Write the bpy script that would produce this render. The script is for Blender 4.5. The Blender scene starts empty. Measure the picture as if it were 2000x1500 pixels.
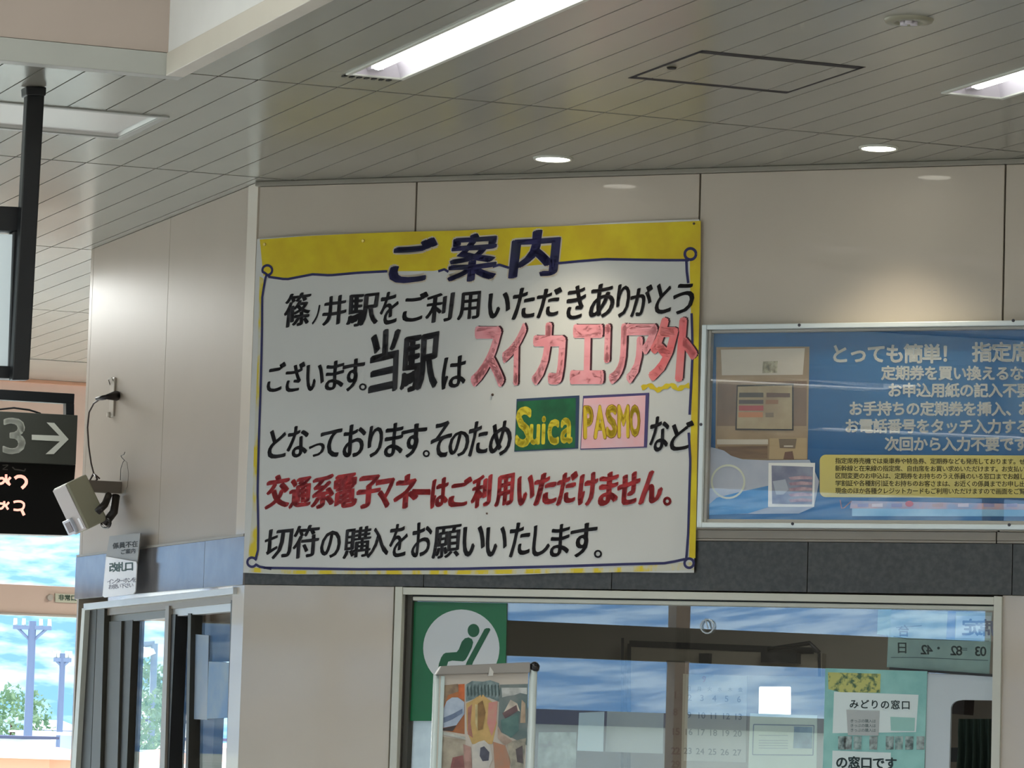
import bpy, math, random
from mathutils import Vector, Matrix, noise
random.seed(7)
S = bpy.context.scene
COL = S.collection
# ------------------------------------------------------------------ camera
FPX = 7611.0
PIT, ROL, YA, YW = map(math.radians, (5.2627, 1.7529, -21.29, -67.27))
CAM = Vector((0, 0, 1.6)); H = 3.2
_R = Vector((1, 0, 0)); FW = Vector((0, math.cos(PIT), math.sin(PIT))); _U = Vector((0, -math.sin(PIT), math.cos(PIT)))
RT = math.cos(ROL) * _R + math.sin(ROL) * _U
UP = -math.sin(ROL) * _R + math.cos(ROL) * _U
cd = bpy.data.cameras.new('camera'); cam = bpy.data.objects.new('camera', cd); COL.objects.link(cam)
m = Matrix.Identity(4)
for i in range(3):
    m[i][0], m[i][1], m[i][2], m[i][3] = RT[i], UP[i], -FW[i], CAM[i]
cam.matrix_world = m
cd.sensor_width = 36; cd.lens = 36 * FPX / 2000; cd.clip_end = 9000; cd.clip_start = 0.05
S.camera = cam
# ------------------------------------------------------------------ view, sky, sun, added fill lights
S.view_settings.view_transform = 'Standard'; S.view_settings.look = 'None'
S.view_settings.gamma = 1; S.view_settings.use_curve_mapping = False
S.view_settings.exposure = 0.52
S.cycles.max_bounces = 8; S.cycles.diffuse_bounces = 4; S.cycles.glossy_bounces = 4; S.cycles.transparent_max_bounces = 16
S.cycles.sample_clamp_indirect = 6
w = bpy.data.worlds.new('sky'); S.world = w; w.use_nodes = True
nt = w.node_tree; bg = nt.nodes['Background']
tc = nt.nodes.new('ShaderNodeTexCoord'); ns = nt.nodes.new('ShaderNodeTexNoise'); cr = nt.nodes.new('ShaderNodeValToRGB')
ns.inputs['Scale'].default_value = 3.5; ns.inputs['Detail'].default_value = 6
cr.color_ramp.elements[0].position = 0.38; cr.color_ramp.elements[0].color = (0.50, 0.72, 0.98, 1)
cr.color_ramp.elements[1].position = 0.62; cr.color_ramp.elements[1].color = (0.95, 0.98, 1.0, 1)
nt.links.new(tc.outputs['Generated'], ns.inputs['Vector']); nt.links.new(ns.outputs['Fac'], cr.inputs['Fac']); nt.links.new(cr.outputs['Color'], bg.inputs['Color'])
bg.inputs['Strength'].default_value = 1.5
sd = bpy.data.lights.new('sun', 'SUN'); sd.energy = 12.0; sd.angle = 0.01; sd.color = (1, 0.96, 0.95)
so = bpy.data.objects.new('sun', sd); COL.objects.link(so)
so.rotation_euler = (Vector((-0.30, 0.80, 0.62))).to_track_quat('Z', 'Y').to_euler()

A = Vector((math.sin(YA), math.cos(YA), 0)); B = Vector((math.cos(YA), -math.sin(YA), 0))
WD = -Vector((math.sin(YW), math.cos(YW), 0)); WN = Vector((-0.38639, -0.92233, 0))
RECESS = []
def area_lamp(b, a, L, Wd, e, z=3.31, col=(0.98, 1.0, 0.97), recess=True):  # unseen area lights added in the ceiling as fill for the hall
    ld = bpy.data.lights.new('added_fill_light', 'AREA'); ld.shape = 'RECTANGLE'; ld.size = Wd; ld.size_y = L; ld.energy = e; ld.color = col
    o = bpy.data.objects.new('added_fill_light', ld); COL.objects.link(o)
    p = B * b + A * a; o.location = (p.x, p.y, z); o.rotation_euler = (0, 0, -YA)
    if recess: RECESS.append((b - Wd / 2 - .02, b + Wd / 2 + .02, a - L / 2 - .02, a + L / 2 + .02))
    return o
for b in (-6.5, -3.2, 0.3):
    for a in (-2.5, 2.0, 6.5):
        if (b, a) == (0.3, 6.5): continue
        area_lamp(b, a, 3.2, 0.5, 88)
for b in (-6.5, -3.2):
    area_lamp(b, 13.2, 3.2, 0.5, 60)
area_lamp(4.0, 2.4, 3.0, 0.5, 88)
for b in (5.9, 7.6):  # fill added to brighten the far header and ceiling
    area_lamp(b, 15.2, 1.9, 0.5, 90)
area_lamp(3.0, 14.6, 2.4, 0.4, 70)

# ------------------------------------------------------------------ geometry helpers
def ray(x, y): return FW + RT * ((x - 1000) / FPX) - UP * ((y - 750) / FPX)
def hit(x, y, P, n):
    d = ray(x, y); return CAM + d * ((P - CAM).dot(n) / d.dot(n))
class Frame:
    """a wall's own frame: u runs right along it, z up, n out towards the hall"""
    def __init__(s, O, U, N, tilt=0.0, z0=0.0):
        s.O = Vector(O); s.U = Vector(U).normalized(); s.N = Vector(N).normalized(); s.Z = Vector((0, 0, 1)); s.z0 = z0
        if tilt:
            q = Matrix.Rotation(tilt, 3, s.U); s.N = q @ s.N; s.Z = q @ s.Z
    def P(s, u, z, n=0.0): return s.O + s.U * u + s.Z * (z - s.z0) + s.N * n + Vector((0, 0, s.z0))
    def px(s, x, y, n=0.0):
        p = hit(x, y, s.P(0, s.z0, n), s.N); d = p - s.P(0, s.z0, 0)
        return d.dot(s.U), d.dot(s.Z) + s.z0
PC = Vector((-0.75055, 11.21555, 0))
W_ = Frame(PC, WD, WN)
L_ = Frame(PC, -A, -B)
FA = 17.45
F_ = Frame(A * FA, B, -A)
def cpx(x, y, z=H):
    p = hit(x, y, Vector((0, 0, z)), Vector((0, 0, 1))); return p.dot(B), p.dot(A)
def cw(b, a, z): p = B * b + A * a; return Vector((p.x, p.y, z))

class MB:
    def __init__(s): s.v = []; s.f = []; s.sm = []
    def add(s, vs, fs, smooth=False):
        k = len(s.v); s.v += [Vector(v) for v in vs]; s.f += [tuple(i + k for i in f) for f in fs]; s.sm += [smooth] * len(fs); return s
    def hexa(s, p):
        return s.add(p, [(0, 3, 2, 1), (4, 5, 6, 7), (0, 1, 5, 4), (1, 2, 6, 5), (2, 3, 7, 6), (3, 0, 4, 7)])
    def box(s, F, u0, u1, z0, z1, n0, n1):
        return s.hexa([F.P(u0, z0, n1), F.P(u1, z0, n1), F.P(u1, z0, n0), F.P(u0, z0, n0), F.P(u0, z1, n1), F.P(u1, z1, n1), F.P(u1, z1, n0), F.P(u0, z1, n0)])
    def cbox(s, b0, b1, a0, a1, z0, z1):
        return s.hexa([cw(b0, a0, z0), cw(b1, a0, z0), cw(b1, a1, z0), cw(b0, a1, z0), cw(b0, a0, z1), cw(b1, a0, z1), cw(b1, a1, z1), cw(b0, a1, z1)])
    def poly(s, F, pts, n0, n1):
        """prism from (u,z) outline between offsets n0 (back) and n1 (front)"""
        k = len(pts)
        vs = [F.P(u, z, n1) for u, z in pts] + [F.P(u, z, n0) for u, z in pts]
        fs = [tuple(range(k)), tuple(reversed(range(k, 2 * k)))] + [(i, i + k, (i + 1) % k + k, (i + 1) % k) for i in range(k)]
        return s.add(vs, fs)
    def quad(s, F, pp, n0, n1):
        """four (or more) photo corners, laid on the plane n1 of frame F, thickness n1-n0"""
        return s.poly(F, [F.px(x, y, n1) for x, y in pp], n0, n1)
    def flat(s, F, pp, n):
        pts = [F.px(x, y, n) for x, y in pp]
        return s.add([F.P(u, z, n) for u, z in pts], [tuple(range(len(pts)))])
    def tube(s, pts, r, k=8, caps=True, closed=False):
        pts = [Vector(p) for p in pts]; n = len(pts); rr = r if isinstance(r, (list, tuple)) else [r] * n
        vs = []; prev = None
        for i, p in enumerate(pts):
            if closed: t = (pts[(i + 1) % n] - pts[i - 1]).normalized()
            else: t = (pts[min(i + 1, n - 1)] - pts[max(i - 1, 0)]).normalized()
            if prev is None:
                prev = t.orthogonal().normalized()
            x = (prev - t * prev.dot(t)).normalized(); prev = x; y = t.cross(x)
            for j in range(k):
                an = 2 * math.pi * j / k; vs.append(p + (x * math.cos(an) + y * math.sin(an)) * rr[i])
        fs = []
        for i in range(n if closed else n - 1):
            i2 = (i + 1) % n
            for j in range(k): fs.append((i * k + j, i * k + (j + 1) % k, i2 * k + (j + 1) % k, i2 * k + j))
        s.add(vs, fs, True)
        if caps and not closed: s.add([], []); b = len(s.v) - n * k; s.f += [tuple(b + j for j in reversed(range(k))), tuple(b + (n - 1) * k + j for j in range(k))]; s.sm += [False, False]
        return s
    def cyl(s, p0, p1, r0, r1=None, k=20):
        return s.tube([p0, p1], [r0, r1 if r1 is not None else r0], k)
    def ribbon(s, F, pts, wd, n, nf=None):
        """flat brush line through (u,z) points"""
        N = len(pts); ws = wd if isinstance(wd, (list, tuple)) else [wd] * N; vs = []
        for i, (u, z) in enumerate(pts):
            a0 = pts[max(i - 1, 0)]; a1 = pts[min(i + 1, N - 1)]
            dx, dz = a1[0] - a0[0], a1[1] - a0[1]; L = math.hypot(dx, dz) or 1
            ox, oz = -dz / L * ws[i] / 2, dx / L * ws[i] / 2
            for sgn in (1, -1):
                uu, zz = u + ox * sgn, z + oz * sgn; vs.append(F.P(uu, zz, n + (nf(uu, zz) if nf else 0)))
        return s.add(vs, [(2 * i, 2 * i + 1, 2 * i + 3, 2 * i + 2) for i in range(N - 1)])

def mkmesh(name, mb, mat, inv):
    me = bpy.data.meshes.new(name)
    me.from_pydata([inv @ v for v in mb.v], [], mb.f); me.polygons.foreach_set('use_smooth', mb.sm)
    if mat: me.materials.append(mat)
    me.update(); return me
def obj(name, mb, mat, parent=None, bevel=0.0, label=None):
    if parent is not None:
        W = WM[parent.name]; inv = W.inverted(); o = bpy.data.objects.new(name, mkmesh(name, mb, mat, inv))
        COL.objects.link(o); o.parent = parent; WM[o.name] = W.copy()
    else:
        n = len(mb.v); c = sum(mb.v, Vector()) / n; c.z = min(v.z for v in mb.v)
        W = Matrix.Translation(c); o = bpy.data.objects.new(name, mkmesh(name, mb, mat, W.inverted())); COL.objects.link(o)
        o.location = c; WM[o.name] = W
    if bevel:
        md = o.modifiers.new('bevel', 'BEVEL'); md.width = bevel; md.segments = 2; md.limit_method = 'ANGLE'
    if label: o['label'] = label
    return o
WM = {}
def thing(name, label, cat, loc, group=None):
    o = bpy.data.objects.new(name, None); COL.objects.link(o); o.location = Vector(loc); o.empty_display_size = 0.05
    WM[o.name] = Matrix.Translation(Vector(loc)); o['label'] = label; o['category'] = cat
    if group: o['group'] = group
    return o
def tag(o, label, cat, group=None):
    o['label'] = label; o['category'] = cat
    if group: o['group'] = group
    return o
def struct(name, mb, mat, **k):
    o = obj(name, mb, mat, **k); o['kind'] = 'structure'; return o
def structure(name, loc):
    o = bpy.data.objects.new(name, None); COL.objects.link(o); o.location = Vector(loc); o.empty_display_size = 0.1
    WM[o.name] = Matrix.Translation(Vector(loc)); o['kind'] = 'structure'; return o

# ------------------------------------------------------------------ materials
def srgb(r, g, b):
    f = lambda c: ((c / 255) / 12.92 if c / 255 <= 0.04045 else ((c / 255 + 0.055) / 1.055) ** 2.4)
    return (f(r), f(g), f(b))
MC = {}
def mat(name, col, rough=0.6, metal=0.0, var=0.0, scale=8.0, col2=None, bump=0.0, bscale=60.0, coat=0.0, spec=0.5, emit=None, es=0.0, lo=0.35, hi=0.65, stretch=None):
    if name in MC: return MC[name]
    m_ = bpy.data.materials.new(name); m_.use_nodes = True; nt = m_.node_tree; p = nt.nodes['Principled BSDF']
    p.inputs['Roughness'].default_value = rough; p.inputs['Metallic'].default_value = metal
    p.inputs['Specular IOR Level'].default_value = spec; p.inputs['Coat Weight'].default_value = coat; p.inputs['Coat Roughness'].default_value = 0.05
    tc = nt.nodes.new('ShaderNodeTexCoord'); vec = tc.outputs['Object']
    if stretch:
        mp = nt.nodes.new('ShaderNodeMapping'); mp.inputs['Scale'].default_value = stretch; nt.links.new(vec, mp.inputs['Vector']); vec = mp.outputs['Vector']
    if col2 is None: col2 = tuple(c * (1 - var) for c in col)
    n_ = nt.nodes.new('ShaderNodeTexNoise'); n_.inputs['Scale'].default_value = scale; n_.inputs['Detail'].default_value = 5
    r_ = nt.nodes.new('ShaderNodeValToRGB'); r_.color_ramp.elements[0].position = lo; r_.color_ramp.elements[1].position = hi
    r_.color_ramp.elements[0].color = (*col2, 1); r_.color_ramp.elements[1].color = (*col, 1)
    nt.links.new(vec, n_.inputs['Vector']); nt.links.new(n_.outputs['Fac'], r_.inputs['Fac']); nt.links.new(r_.outputs['Color'], p.inputs['Base Color'])
    if bump:
        b_ = nt.nodes.new('ShaderNodeBump'); b_.inputs['Strength'].default_value = bump; b_.inputs['Distance'].default_value = 0.002
        n2 = nt.nodes.new('ShaderNodeTexNoise'); n2.inputs['Scale'].default_value = bscale; n2.inputs['Detail'].default_value = 3
        nt.links.new(vec, n2.inputs['Vector']); nt.links.new(n2.outputs['Fac'], b_.inputs['Height']); nt.links.new(b_.outputs['Normal'], p.inputs['Normal'])
    if emit:
        p.inputs['Emission Color'].default_value = (*emit, 1); p.inputs['Emission Strength'].default_value = es
    MC[name] = m_; return m_
def translucent(name, col, col2, fac=.6):
    m_ = mat(name, col, .5, col2=col2, scale=7); nt = m_.node_tree; p = nt.nodes['Principled BSDF']; out = nt.nodes['Material Output']
    if 'Translucent BSDF' in nt.nodes: return m_
    t = nt.nodes.new('ShaderNodeBsdfTranslucent'); mx = nt.nodes.new('ShaderNodeMixShader'); mx.inputs[0].default_value = fac
    src = p.inputs['Base Color'].links[0].from_socket; nt.links.new(src, t.inputs['Color'])
    nt.links.new(p.outputs[0], mx.inputs[1]); nt.links.new(t.outputs[0], mx.inputs[2]); nt.links.new(mx.outputs[0], out.inputs[0]); return m_
def glass(name, refl=0.12, tint=(1, 1, 1), rough=0.0, k=.35):
    if name in MC: return MC[name]
    m_ = bpy.data.materials.new(name); m_.use_nodes = True; nt = m_.node_tree; nt.nodes.clear()
    o = nt.nodes.new('ShaderNodeOutputMaterial'); mx = nt.nodes.new('ShaderNodeMixShader'); t = nt.nodes.new('ShaderNodeBsdfTransparent'); g = nt.nodes.new('ShaderNodeBsdfGlossy')
    lw = nt.nodes.new('ShaderNodeLayerWeight'); lw.inputs['Blend'].default_value = 0.5
    pw = nt.nodes.new('ShaderNodeMath'); pw.operation = 'MULTIPLY_ADD'; pw.inputs[1].default_value = k; pw.inputs[2].default_value = refl
    p5 = nt.nodes.new('ShaderNodeMath'); p5.operation = 'POWER'; p5.inputs[1].default_value = 4.0
    nt.links.new(lw.outputs['Facing'], p5.inputs[0]); nt.links.new(p5.outputs[0], pw.inputs[0]); nt.links.new(pw.outputs[0], mx.inputs[0])
    t.inputs[0].default_value = (*tint, 1); g.inputs['Roughness'].default_value = rough; g.inputs[0].default_value = (1, 1, 1, 1)
    nt.links.new(t.outputs[0], mx.inputs[1]); nt.links.new(g.outputs[0], mx.inputs[2]); nt.links.new(mx.outputs[0], o.inputs[0])
    MC[name] = m_; return m_
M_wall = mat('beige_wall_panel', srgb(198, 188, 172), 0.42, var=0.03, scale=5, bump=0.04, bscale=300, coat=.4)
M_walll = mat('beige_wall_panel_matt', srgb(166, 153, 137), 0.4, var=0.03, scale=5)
M_joint = mat('dark_joint', srgb(70, 58, 50), 0.8)
M_ceil = mat('ceiling_enamel', srgb(150, 149, 138), 0.22, var=0.04, scale=3, spec=0.42)
M_gap = mat('ceiling_gap_dark', srgb(40, 40, 36), 0.9)
M_white = mat('white_plaster', srgb(225, 226, 222), 0.6, var=0.03)
M_pinkw = mat('pinkish_beige_plaster', srgb(178, 164, 152), 0.6, var=0.04, scale=4)
M_trimg = mat('grey_green_trim', srgb(172, 174, 166), 0.5, var=0.04)
M_stone = mat('dark_granite', srgb(72, 71, 66), 0.3, col2=srgb(50, 49, 46), scale=70, bump=0.03, bscale=200)
M_alu = mat('aluminium', srgb(205, 208, 208), 0.35, 0.25, var=0.05, scale=10)
M_aluw = mat('pale_painted_aluminium', srgb(206, 208, 196), 0.4, 0.0, var=0.04)
M_alug = mat('grey_brown_aluminium', srgb(150, 142, 130), 0.4, 0.2, var=0.06, scale=10)
M_black = mat('black_metal', srgb(16, 19, 22), 0.45)
M_floor = mat('floor_tile_stone', srgb(182, 180, 182), 0.5, var=0.10, scale=1.5)
M_glass = glass('clear_glass', 0.02, k=.14)
M_tglass = glass('ticket_window_glass', 0.095, (0.95, 0.98, 0.97))

# ------------------------------------------------------------------ text
GC = {}
def glyph(ch, off=0.0, font_res=3):
    k = (ch, off)
    if k in GC: return GC[k]
    c = bpy.data.curves.new('t', 'FONT'); c.body = ch; c.offset = off; c.resolution_u = font_res
    o = bpy.data.objects.new('t', c); COL.objects.link(o)
    dg = bpy.context.evaluated_depsgraph_get(); me = bpy.data.meshes.new_from_object(o.evaluated_get(dg))
    vs = [(v.co.x, v.co.y) for v in me.vertices]; fs = [tuple(p.vertices) for p in me.polygons]
    bpy.data.objects.remove(o); bpy.data.curves.remove(c); bpy.data.meshes.remove(me)
    GC[k] = (vs, fs); return GC[k]
def bold(ch, off, nib=False):
    """a glyph thickened by overlaying shifted copies of its outline"""
    vs, fs = glyph(ch, 0.0)
    if off <= 0 or not vs: return vs, fs
    k = ('b', ch, off, nib); ex, ey = (1.35, .45) if nib else (1, 1)
    if k in GC: return GC[k]
    V, Fs = [], []; n_ = 8 if off > .02 else 6
    for i in range(n_ + 1):
        dx, dy = (0, 0) if i == n_ else (ex * off * math.cos(2 * math.pi * i / n_), ey * off * math.sin(2 * math.pi * i / n_) + (.25 * ex * off * math.cos(2 * math.pi * i / n_) if nib else 0)); b = len(V)
        V += [(x + dx, y + dy) for x, y in vs]; Fs += [tuple(q + b for q in f) for f in fs]
    GC[k] = (V, Fs); return GC[k]
def put(mb, F, ch, bb, n, off=0.0, shx=0.0, shy=0.0, nf=None, wob=0.0, mirror=False, grow=0.0, nib=False):
    """one printed or brushed character filling the box bb=(x0,y0,x1,y1)"""
    vs, fs = bold(ch, off, nib)
    if not vs: return
    p = [(x + shx * y, y + shy * x) for x, y in vs]
    xs = [q[0] for q in p]; ys = [q[1] for q in p]; x0, x1, y0, y1 = min(xs), max(xs), min(ys), max(ys)
    X0, Y0, X1, Y1 = bb; X0 -= grow; X1 += grow; Y0 -= grow; Y1 += grow
    out = []
    sd_ = random.random() * 50
    for x, y in p:
        s_ = (x - x0) / ((x1 - x0) or 1); t_ = (y - y0) / ((y1 - y0) or 1)
        if mirror: s_ = 1 - s_
        if wob:
            s_ += wob * noise.noise(Vector((x * 2.5, y * 2.5, sd_))); t_ += wob * noise.noise(Vector((x * 2.5, y * 2.5, sd_ + 9)))
        u, z = F.px(X0 + (X1 - X0) * s_, Y1 + (Y0 - Y1) * t_, n)
        out.append(F.P(u, z, n + (nf(u, z) if nf else 0)))
    mb.add(out, [tuple(reversed(f)) if mirror else f for f in fs])
def textline(mb, F, txt, x0, y0, pitch, size, n, off=0.02, slope=0.02, nf=None, mirror=False, hs=1.0):
    """a printed line: x0,y0 = first character's centre, in full-width cells"""
    for i, ch in enumerate(txt):
        if ch in ' 　': continue
        vs, fs = bold(ch, off)
        if not vs: continue
        cx = x0 + i * pitch; cy = y0 + i * pitch * slope; out = []
        wch = 1.0 if ord(ch) > 255 else 0.6
        for x, y in vs:
            gx = (x - wch / 2) * size * hs; gy = (y - 0.37) * size
            if mirror: gx = -gx
            u, z = F.px(cx + gx, cy - gy + gx * slope, n); out.append(F.P(u, z, n + (nf(u, z) if nf else 0)))
        mb.add(out, fs)
def patch(F, pp, n, m_, parent, name='colour_patch', label=None):
    return obj(name, MB().flat(F, pp, n), m_, parent, label=label)
def disc_pts(cx, cy, rx, ry=None, k=28):
    ry = ry or rx; return [(cx + rx * math.cos(2 * math.pi * i / k), cy - ry * math.sin(2 * math.pi * i / k)) for i in range(k)]

# ================================================================== SETTING
# floor
fl = structure('floor', (0, 5, 0))
g = MB(); g.cbox(-8.7, 9.2, -6.2, FA + 0.1, -0.3, -0.02); obj('slab', g, M_gap, fl)
tile_me = None
mbst = MB()
for i in range(-14, 15):
    for j in range(-10, 29):
        b0, a0 = i * 0.6, j * 0.6
        if b0 < -8.6 or b0 > 8.6 or a0 < -6 or a0 > FA - 0.6: continue
        mbst.cbox(b0 + .002, b0 + .598, a0 + .002, a0 + .598, -0.02, 0.0)
o = obj('tile_field', mbst, M_floor, fl); o['kind'] = 'stuff'

# ceiling: enamelled strips with open joints, recessed well, seams
ce = structure('ceiling', (0, 8, H))
WB, WA = 2.613, 9.088            # the well's corner
PITCH, B0 = 0.1023, 2.729
SEAMS = [5.1, 7.07, 9.04, 10.64, 12.58, 14.51, 16.48]
def crect(pp):
    q = [cpx(x, y) for x, y in pp]
    return min(v[0] for v in q), max(v[0] for v in q), min(v[1] for v in q), max(v[1] for v in q)
fx1 = cpx(683, 145); fx1b = cpx(787, 150)
FX1 = (fx1[0], fx1b[0], fx1[1] - 1.30, (fx1[1] + fx1b[1]) / 2)
fx2 = cpx(1850, 180); fx2b = cpx(1955, 190)
FX2 = (fx2[0], fx2b[0], fx2[1] - 1.30, (fx2[1] + fx2b[1]) / 2)
ha = [cpx(*p) for p in ((1240, 150), (1365, 100), (1668, 131), (1550, 182))]
HATCH = ((ha[0][0] + ha[1][0]) / 2, (ha[2][0] + ha[3][0]) / 2, (ha[0][1] + ha[3][1]) / 2, (ha[1][1] + ha[2][1]) / 2)
HATCH = (HATCH[0], HATCH[1], min(HATCH[2:]), max(HATCH[2:]))
f3 = [cpx(*p) for p in ((0, 197), (322, 229), (233, 268), (0, 244))]
FX3 = (f3[1][0] - 1.27, (f3[1][0] + f3[2][0]) / 2 - 0.01, min(f3[1][1], f3[2][1]), max(f3[1][1], f3[2][1]))
print('FX', FX1, FX2, HATCH, FX3)
HOLES = [(-0.2, WB, 4.0, WA), FX1, FX2, FX3] + RECESS
def sub(rects, h):
    out = []
    for (b0, b1, a0, a1) in rects:
        hb0, hb1, ha0, ha1 = max(b0, h[0]), min(b1, h[1]), max(a0, h[2]), min(a1, h[3])
        if hb0 >= hb1 or ha0 >= ha1: out.append((b0, b1, a0, a1)); continue
        if ha0 > a0: out.append((b0, b1, a0, ha0))
        if ha1 < a1: out.append((b0, b1, ha1, a1))
        if hb0 > b0: out.append((b0, hb0, ha0, ha1))
        if hb1 < b1: out.append((hb1, b1, ha0, ha1))
    return [r for r in out if r[1] - r[0] > 0.004 and r[3] - r[2] > 0.004]
def wall_side(b, a):  # positive in front of the back wall / hall side
    p = B * b + A * a - PC; return p.dot(WN)
cells = 0; rest = MB()
for k in range(-25, 36):
    b0 = B0 + k * PITCH; b1 = b0 + PITCH
    for s0, s1 in zip(SEAMS[:-1], SEAMS[1:]):
        if b0 > 3.37 and s1 > 10.0 and s0 < 12.55 and wall_side(b0, s0) < -0.05 and b0 < 9: 
            if s0 < 12.0: continue
        rs = [(b0, b1, s0, s1)]
        for h in HOLES: rs = sub(rs, h)
        g = MB()
        for r in rs:
            e = 0.0021; ea = 0.0065
            g.cbox(r[0] + e, r[1] - e, r[2] + (ea if abs(r[2] - s0) < 1e-6 else .0005), r[3] - (ea if abs(r[3] - s1) < 1e-6 else .0005), H, H + 0.012)
        if not g.f: continue
        vis = (-0.5 < (k - 8) / 30 < 1) and not (s1 < 7.1 and b0 < 2.5)
        inview = 1.9 < b0 < 6.0 and s1 > 8.0
        if inview and cells < 298: obj('ceiling_panel', g, M_ceil, ce); cells += 1
        else: rest.add(g.v, g.f)
for R0 in ((-8.7, B0 - 25 * PITCH - .004, -6.2, 4.0), (-8.7, B0 - 25 * PITCH - .004, 4.0, FA), (B0 - 25 * PITCH, 6.4, -6.2, 3.99), (WB, 6.4, 4.0, 5.096), (-.2 + .01, 0, 4, 4)):
    rs = [R0]
    for h in HOLES: rs = sub(rs, h)
    for q in rs: rest.cbox(*q, H, H + .012)
r_ = obj('outer_ceiling_panels', rest, M_ceil, ce); r_['kind'] = 'stuff'
# end strips across the joints by the far wall
for k in range(-3, 4):
    g = MB(); b0 = -7.5 + (k + 3) * 2.44; g.cbox(b0 + .002, b0 + 2.438, SEAMS[-1] + .002, FA, H - 0.002, H + .012); obj('end_panel', g, M_ceil, ce)
back = MB(); rs = [(-8.7, 9.2, -6.2, FA + .1)]
for h in [(-0.3, WB + .11, 3.9, WA + .06), FX1, FX2, FX3] + RECESS: rs = sub(rs, h)
for q in rs: back.cbox(*q, H + 0.02, H + 0.16)
for (b0, b1, a0, a1) in RECESS:
    g = MB().cbox(b0 - .01, b1 + .01, a0 - .01, a1 + .01, H + .125, H + .135)
    g.cbox(b0 - .01, b0, a0, a1, H, H + .125); g.cbox(b1, b1 + .01, a0, a1, H, H + .125); g.cbox(b0, b1, a0 - .01, a0, H, H + .125); g.cbox(b0, b1, a1, a1 + .01, H, H + .125)
    obj('added_lamp_recess', g, M_white, ce)  # added housing that keeps the fill light out of the glass reflections
obj('ceiling_void', back, M_gap, ce)
top = MB().cbox(-8.8, 9.3, -6.3, FA + .2, H + 1.2, H + 1.4); obj('roof_slab', top, M_white, ce)
# the well: fascias rising from the ceiling
g = MB().cbox(-0.2, WB + .10, WA, WA + .05, H + 0.055, H + 1.2); obj('well_fascia', g, M_pinkw, ce)
g = MB().cbox(WB, WB + .05, 4.0, WA, H + 0.055, H + 1.2); obj('well_fascia', g, M_white, ce, label='white side of the raised ceiling well')
g = MB().cbox(-0.2, WB + .04, WA - .006, WA + .04, H - .004, H + 0.053); obj('well_rim', g, M_trimg, ce, bevel=.002)
g = MB().cbox(WB - .006, WB + .04, 4.0, WA - .007, H - .004, H + 0.053); obj('well_rim', g, mat('cream_rim', srgb(205, 200, 186), .5, var=.04), ce, bevel=.002)
g = MB().cbox(-0.25, -0.2, 4.0, WA, H, H + 1.2); g.cbox(-0.2, WB, 3.95, 4.0, H, H + 1.2); obj('well_fascia', g, M_white, ce)
area_lamp(1.0, 7.0, 2.0, 0.4, 34, z=H + 1.1, recess=False)

# back wall (carries the notice): big beige panels, cornice, granite band, ticket window
T = 0.03
wb = structure('wall_back', PC)
jx = [W_.px(814, 360)[0], W_.px(1368, 340)[0], W_.px(1964, 318)[0]]
ZT = 3.185; ZC1 = 2.198; ZC0 = 2.168; ZS0 = 2.031
WL, WR = 0.472, 2.243
edges = [0.0] + jx + [jx[2] + .88, jx[2] + 1.76]
for i in range(len(edges) - 1):
    obj('wall_panel', MB().box(W_, edges[i] + .0025, edges[i + 1] - .0025, ZC1 + .001, ZT, -T, 0), M_wall, wb, bevel=.001)
obj('backing', MB().box(W_, 0.03, edges[-1], ZS0 - .01, H, -.09, -T - .001), M_joint, wb)
obj('top_moulding', MB().box(W_, -.01, edges[-1], ZT + .001, H - .0005, -T, .010), mat('moulding_grey', srgb(150, 146, 134), .4), wb, bevel=.002)
cj = W_.px(1947, 1045)[0]
for u0, u1 in ((0, cj - 1.18), (cj - 1.18, cj), (cj, cj + 1.2)):
    g = MB().box(W_, u0 + .0015, u1 - .0015, ZC0 + .007, ZC1, -T, .004); g.box(W_, u0 + .0015, u1 - .0015, ZC0, ZC0 + .0065, -T, .003)
    obj('cornice', g, M_alug, wb, bevel=.001)
sj = [0.0] + [W_.px(x, y)[0] for x, y in ((828, 1135), (1195, 1140), (1577, 1140), (1977, 1140))]
sj += [sj[-1] + .6, sj[-1] + 1.2]
for i in range(len(sj) - 1):
    obj('stone_panel', MB().box(W_, sj[i] + .001, sj[i + 1] - .001, ZS0, ZC0 - .001, -T, .002), M_stone, wb, bevel=.0008)
obj('wall_panel', MB().box(W_, 0.0, WL - .001, 0, ZS0 - .001, -T, 0), M_wall, wb, bevel=.001)
obj('wall_panel', MB().box(W_, WR + .001, 4.0, 0, ZS0 - .001, -T, 0), M_wall, wb, bevel=.001)
obj('wall_panel', MB().box(W_, WL, WR, 0, 1.0, -T, 0), M_wall, wb, bevel=.001)

# left wall of the office
LX = -1.84
wl = structure('wall_left', L_.P(LX / 2, 0))
lj = [L_.px(333, 440)[0], L_.px(487, 370)[0]]
le = [LX, LX + .035, lj[0], lj[1], -0.002]
for i in range(4):
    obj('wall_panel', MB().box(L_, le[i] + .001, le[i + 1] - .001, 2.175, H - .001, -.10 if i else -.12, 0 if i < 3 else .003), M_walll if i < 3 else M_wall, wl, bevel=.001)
bj = [LX - .015] + [L_.px(x, y)[0] for x, y in ((299, 1100), (403, 1090))] + [0.0]
M_band = mat('polished_grey_stone', srgb(128, 125, 124), 0.14, col2=srgb(106, 104, 104), scale=6)
for i in range(3):
    obj('stone_panel', MB().box(L_, bj[i] + .001, bj[i + 1] - .001, 2.03, 2.170, -.12, .006), M_band, wl, bevel=.0008)
obj('cornice', MB().box(L_, LX, -.001, 2.170, 2.177, -.1, .009), M_alug, wl)
obj('corner_post', MB().box(L_, -.115, -.001, 0, 2.029, -.10, 0), M_wall, wl)
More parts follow.
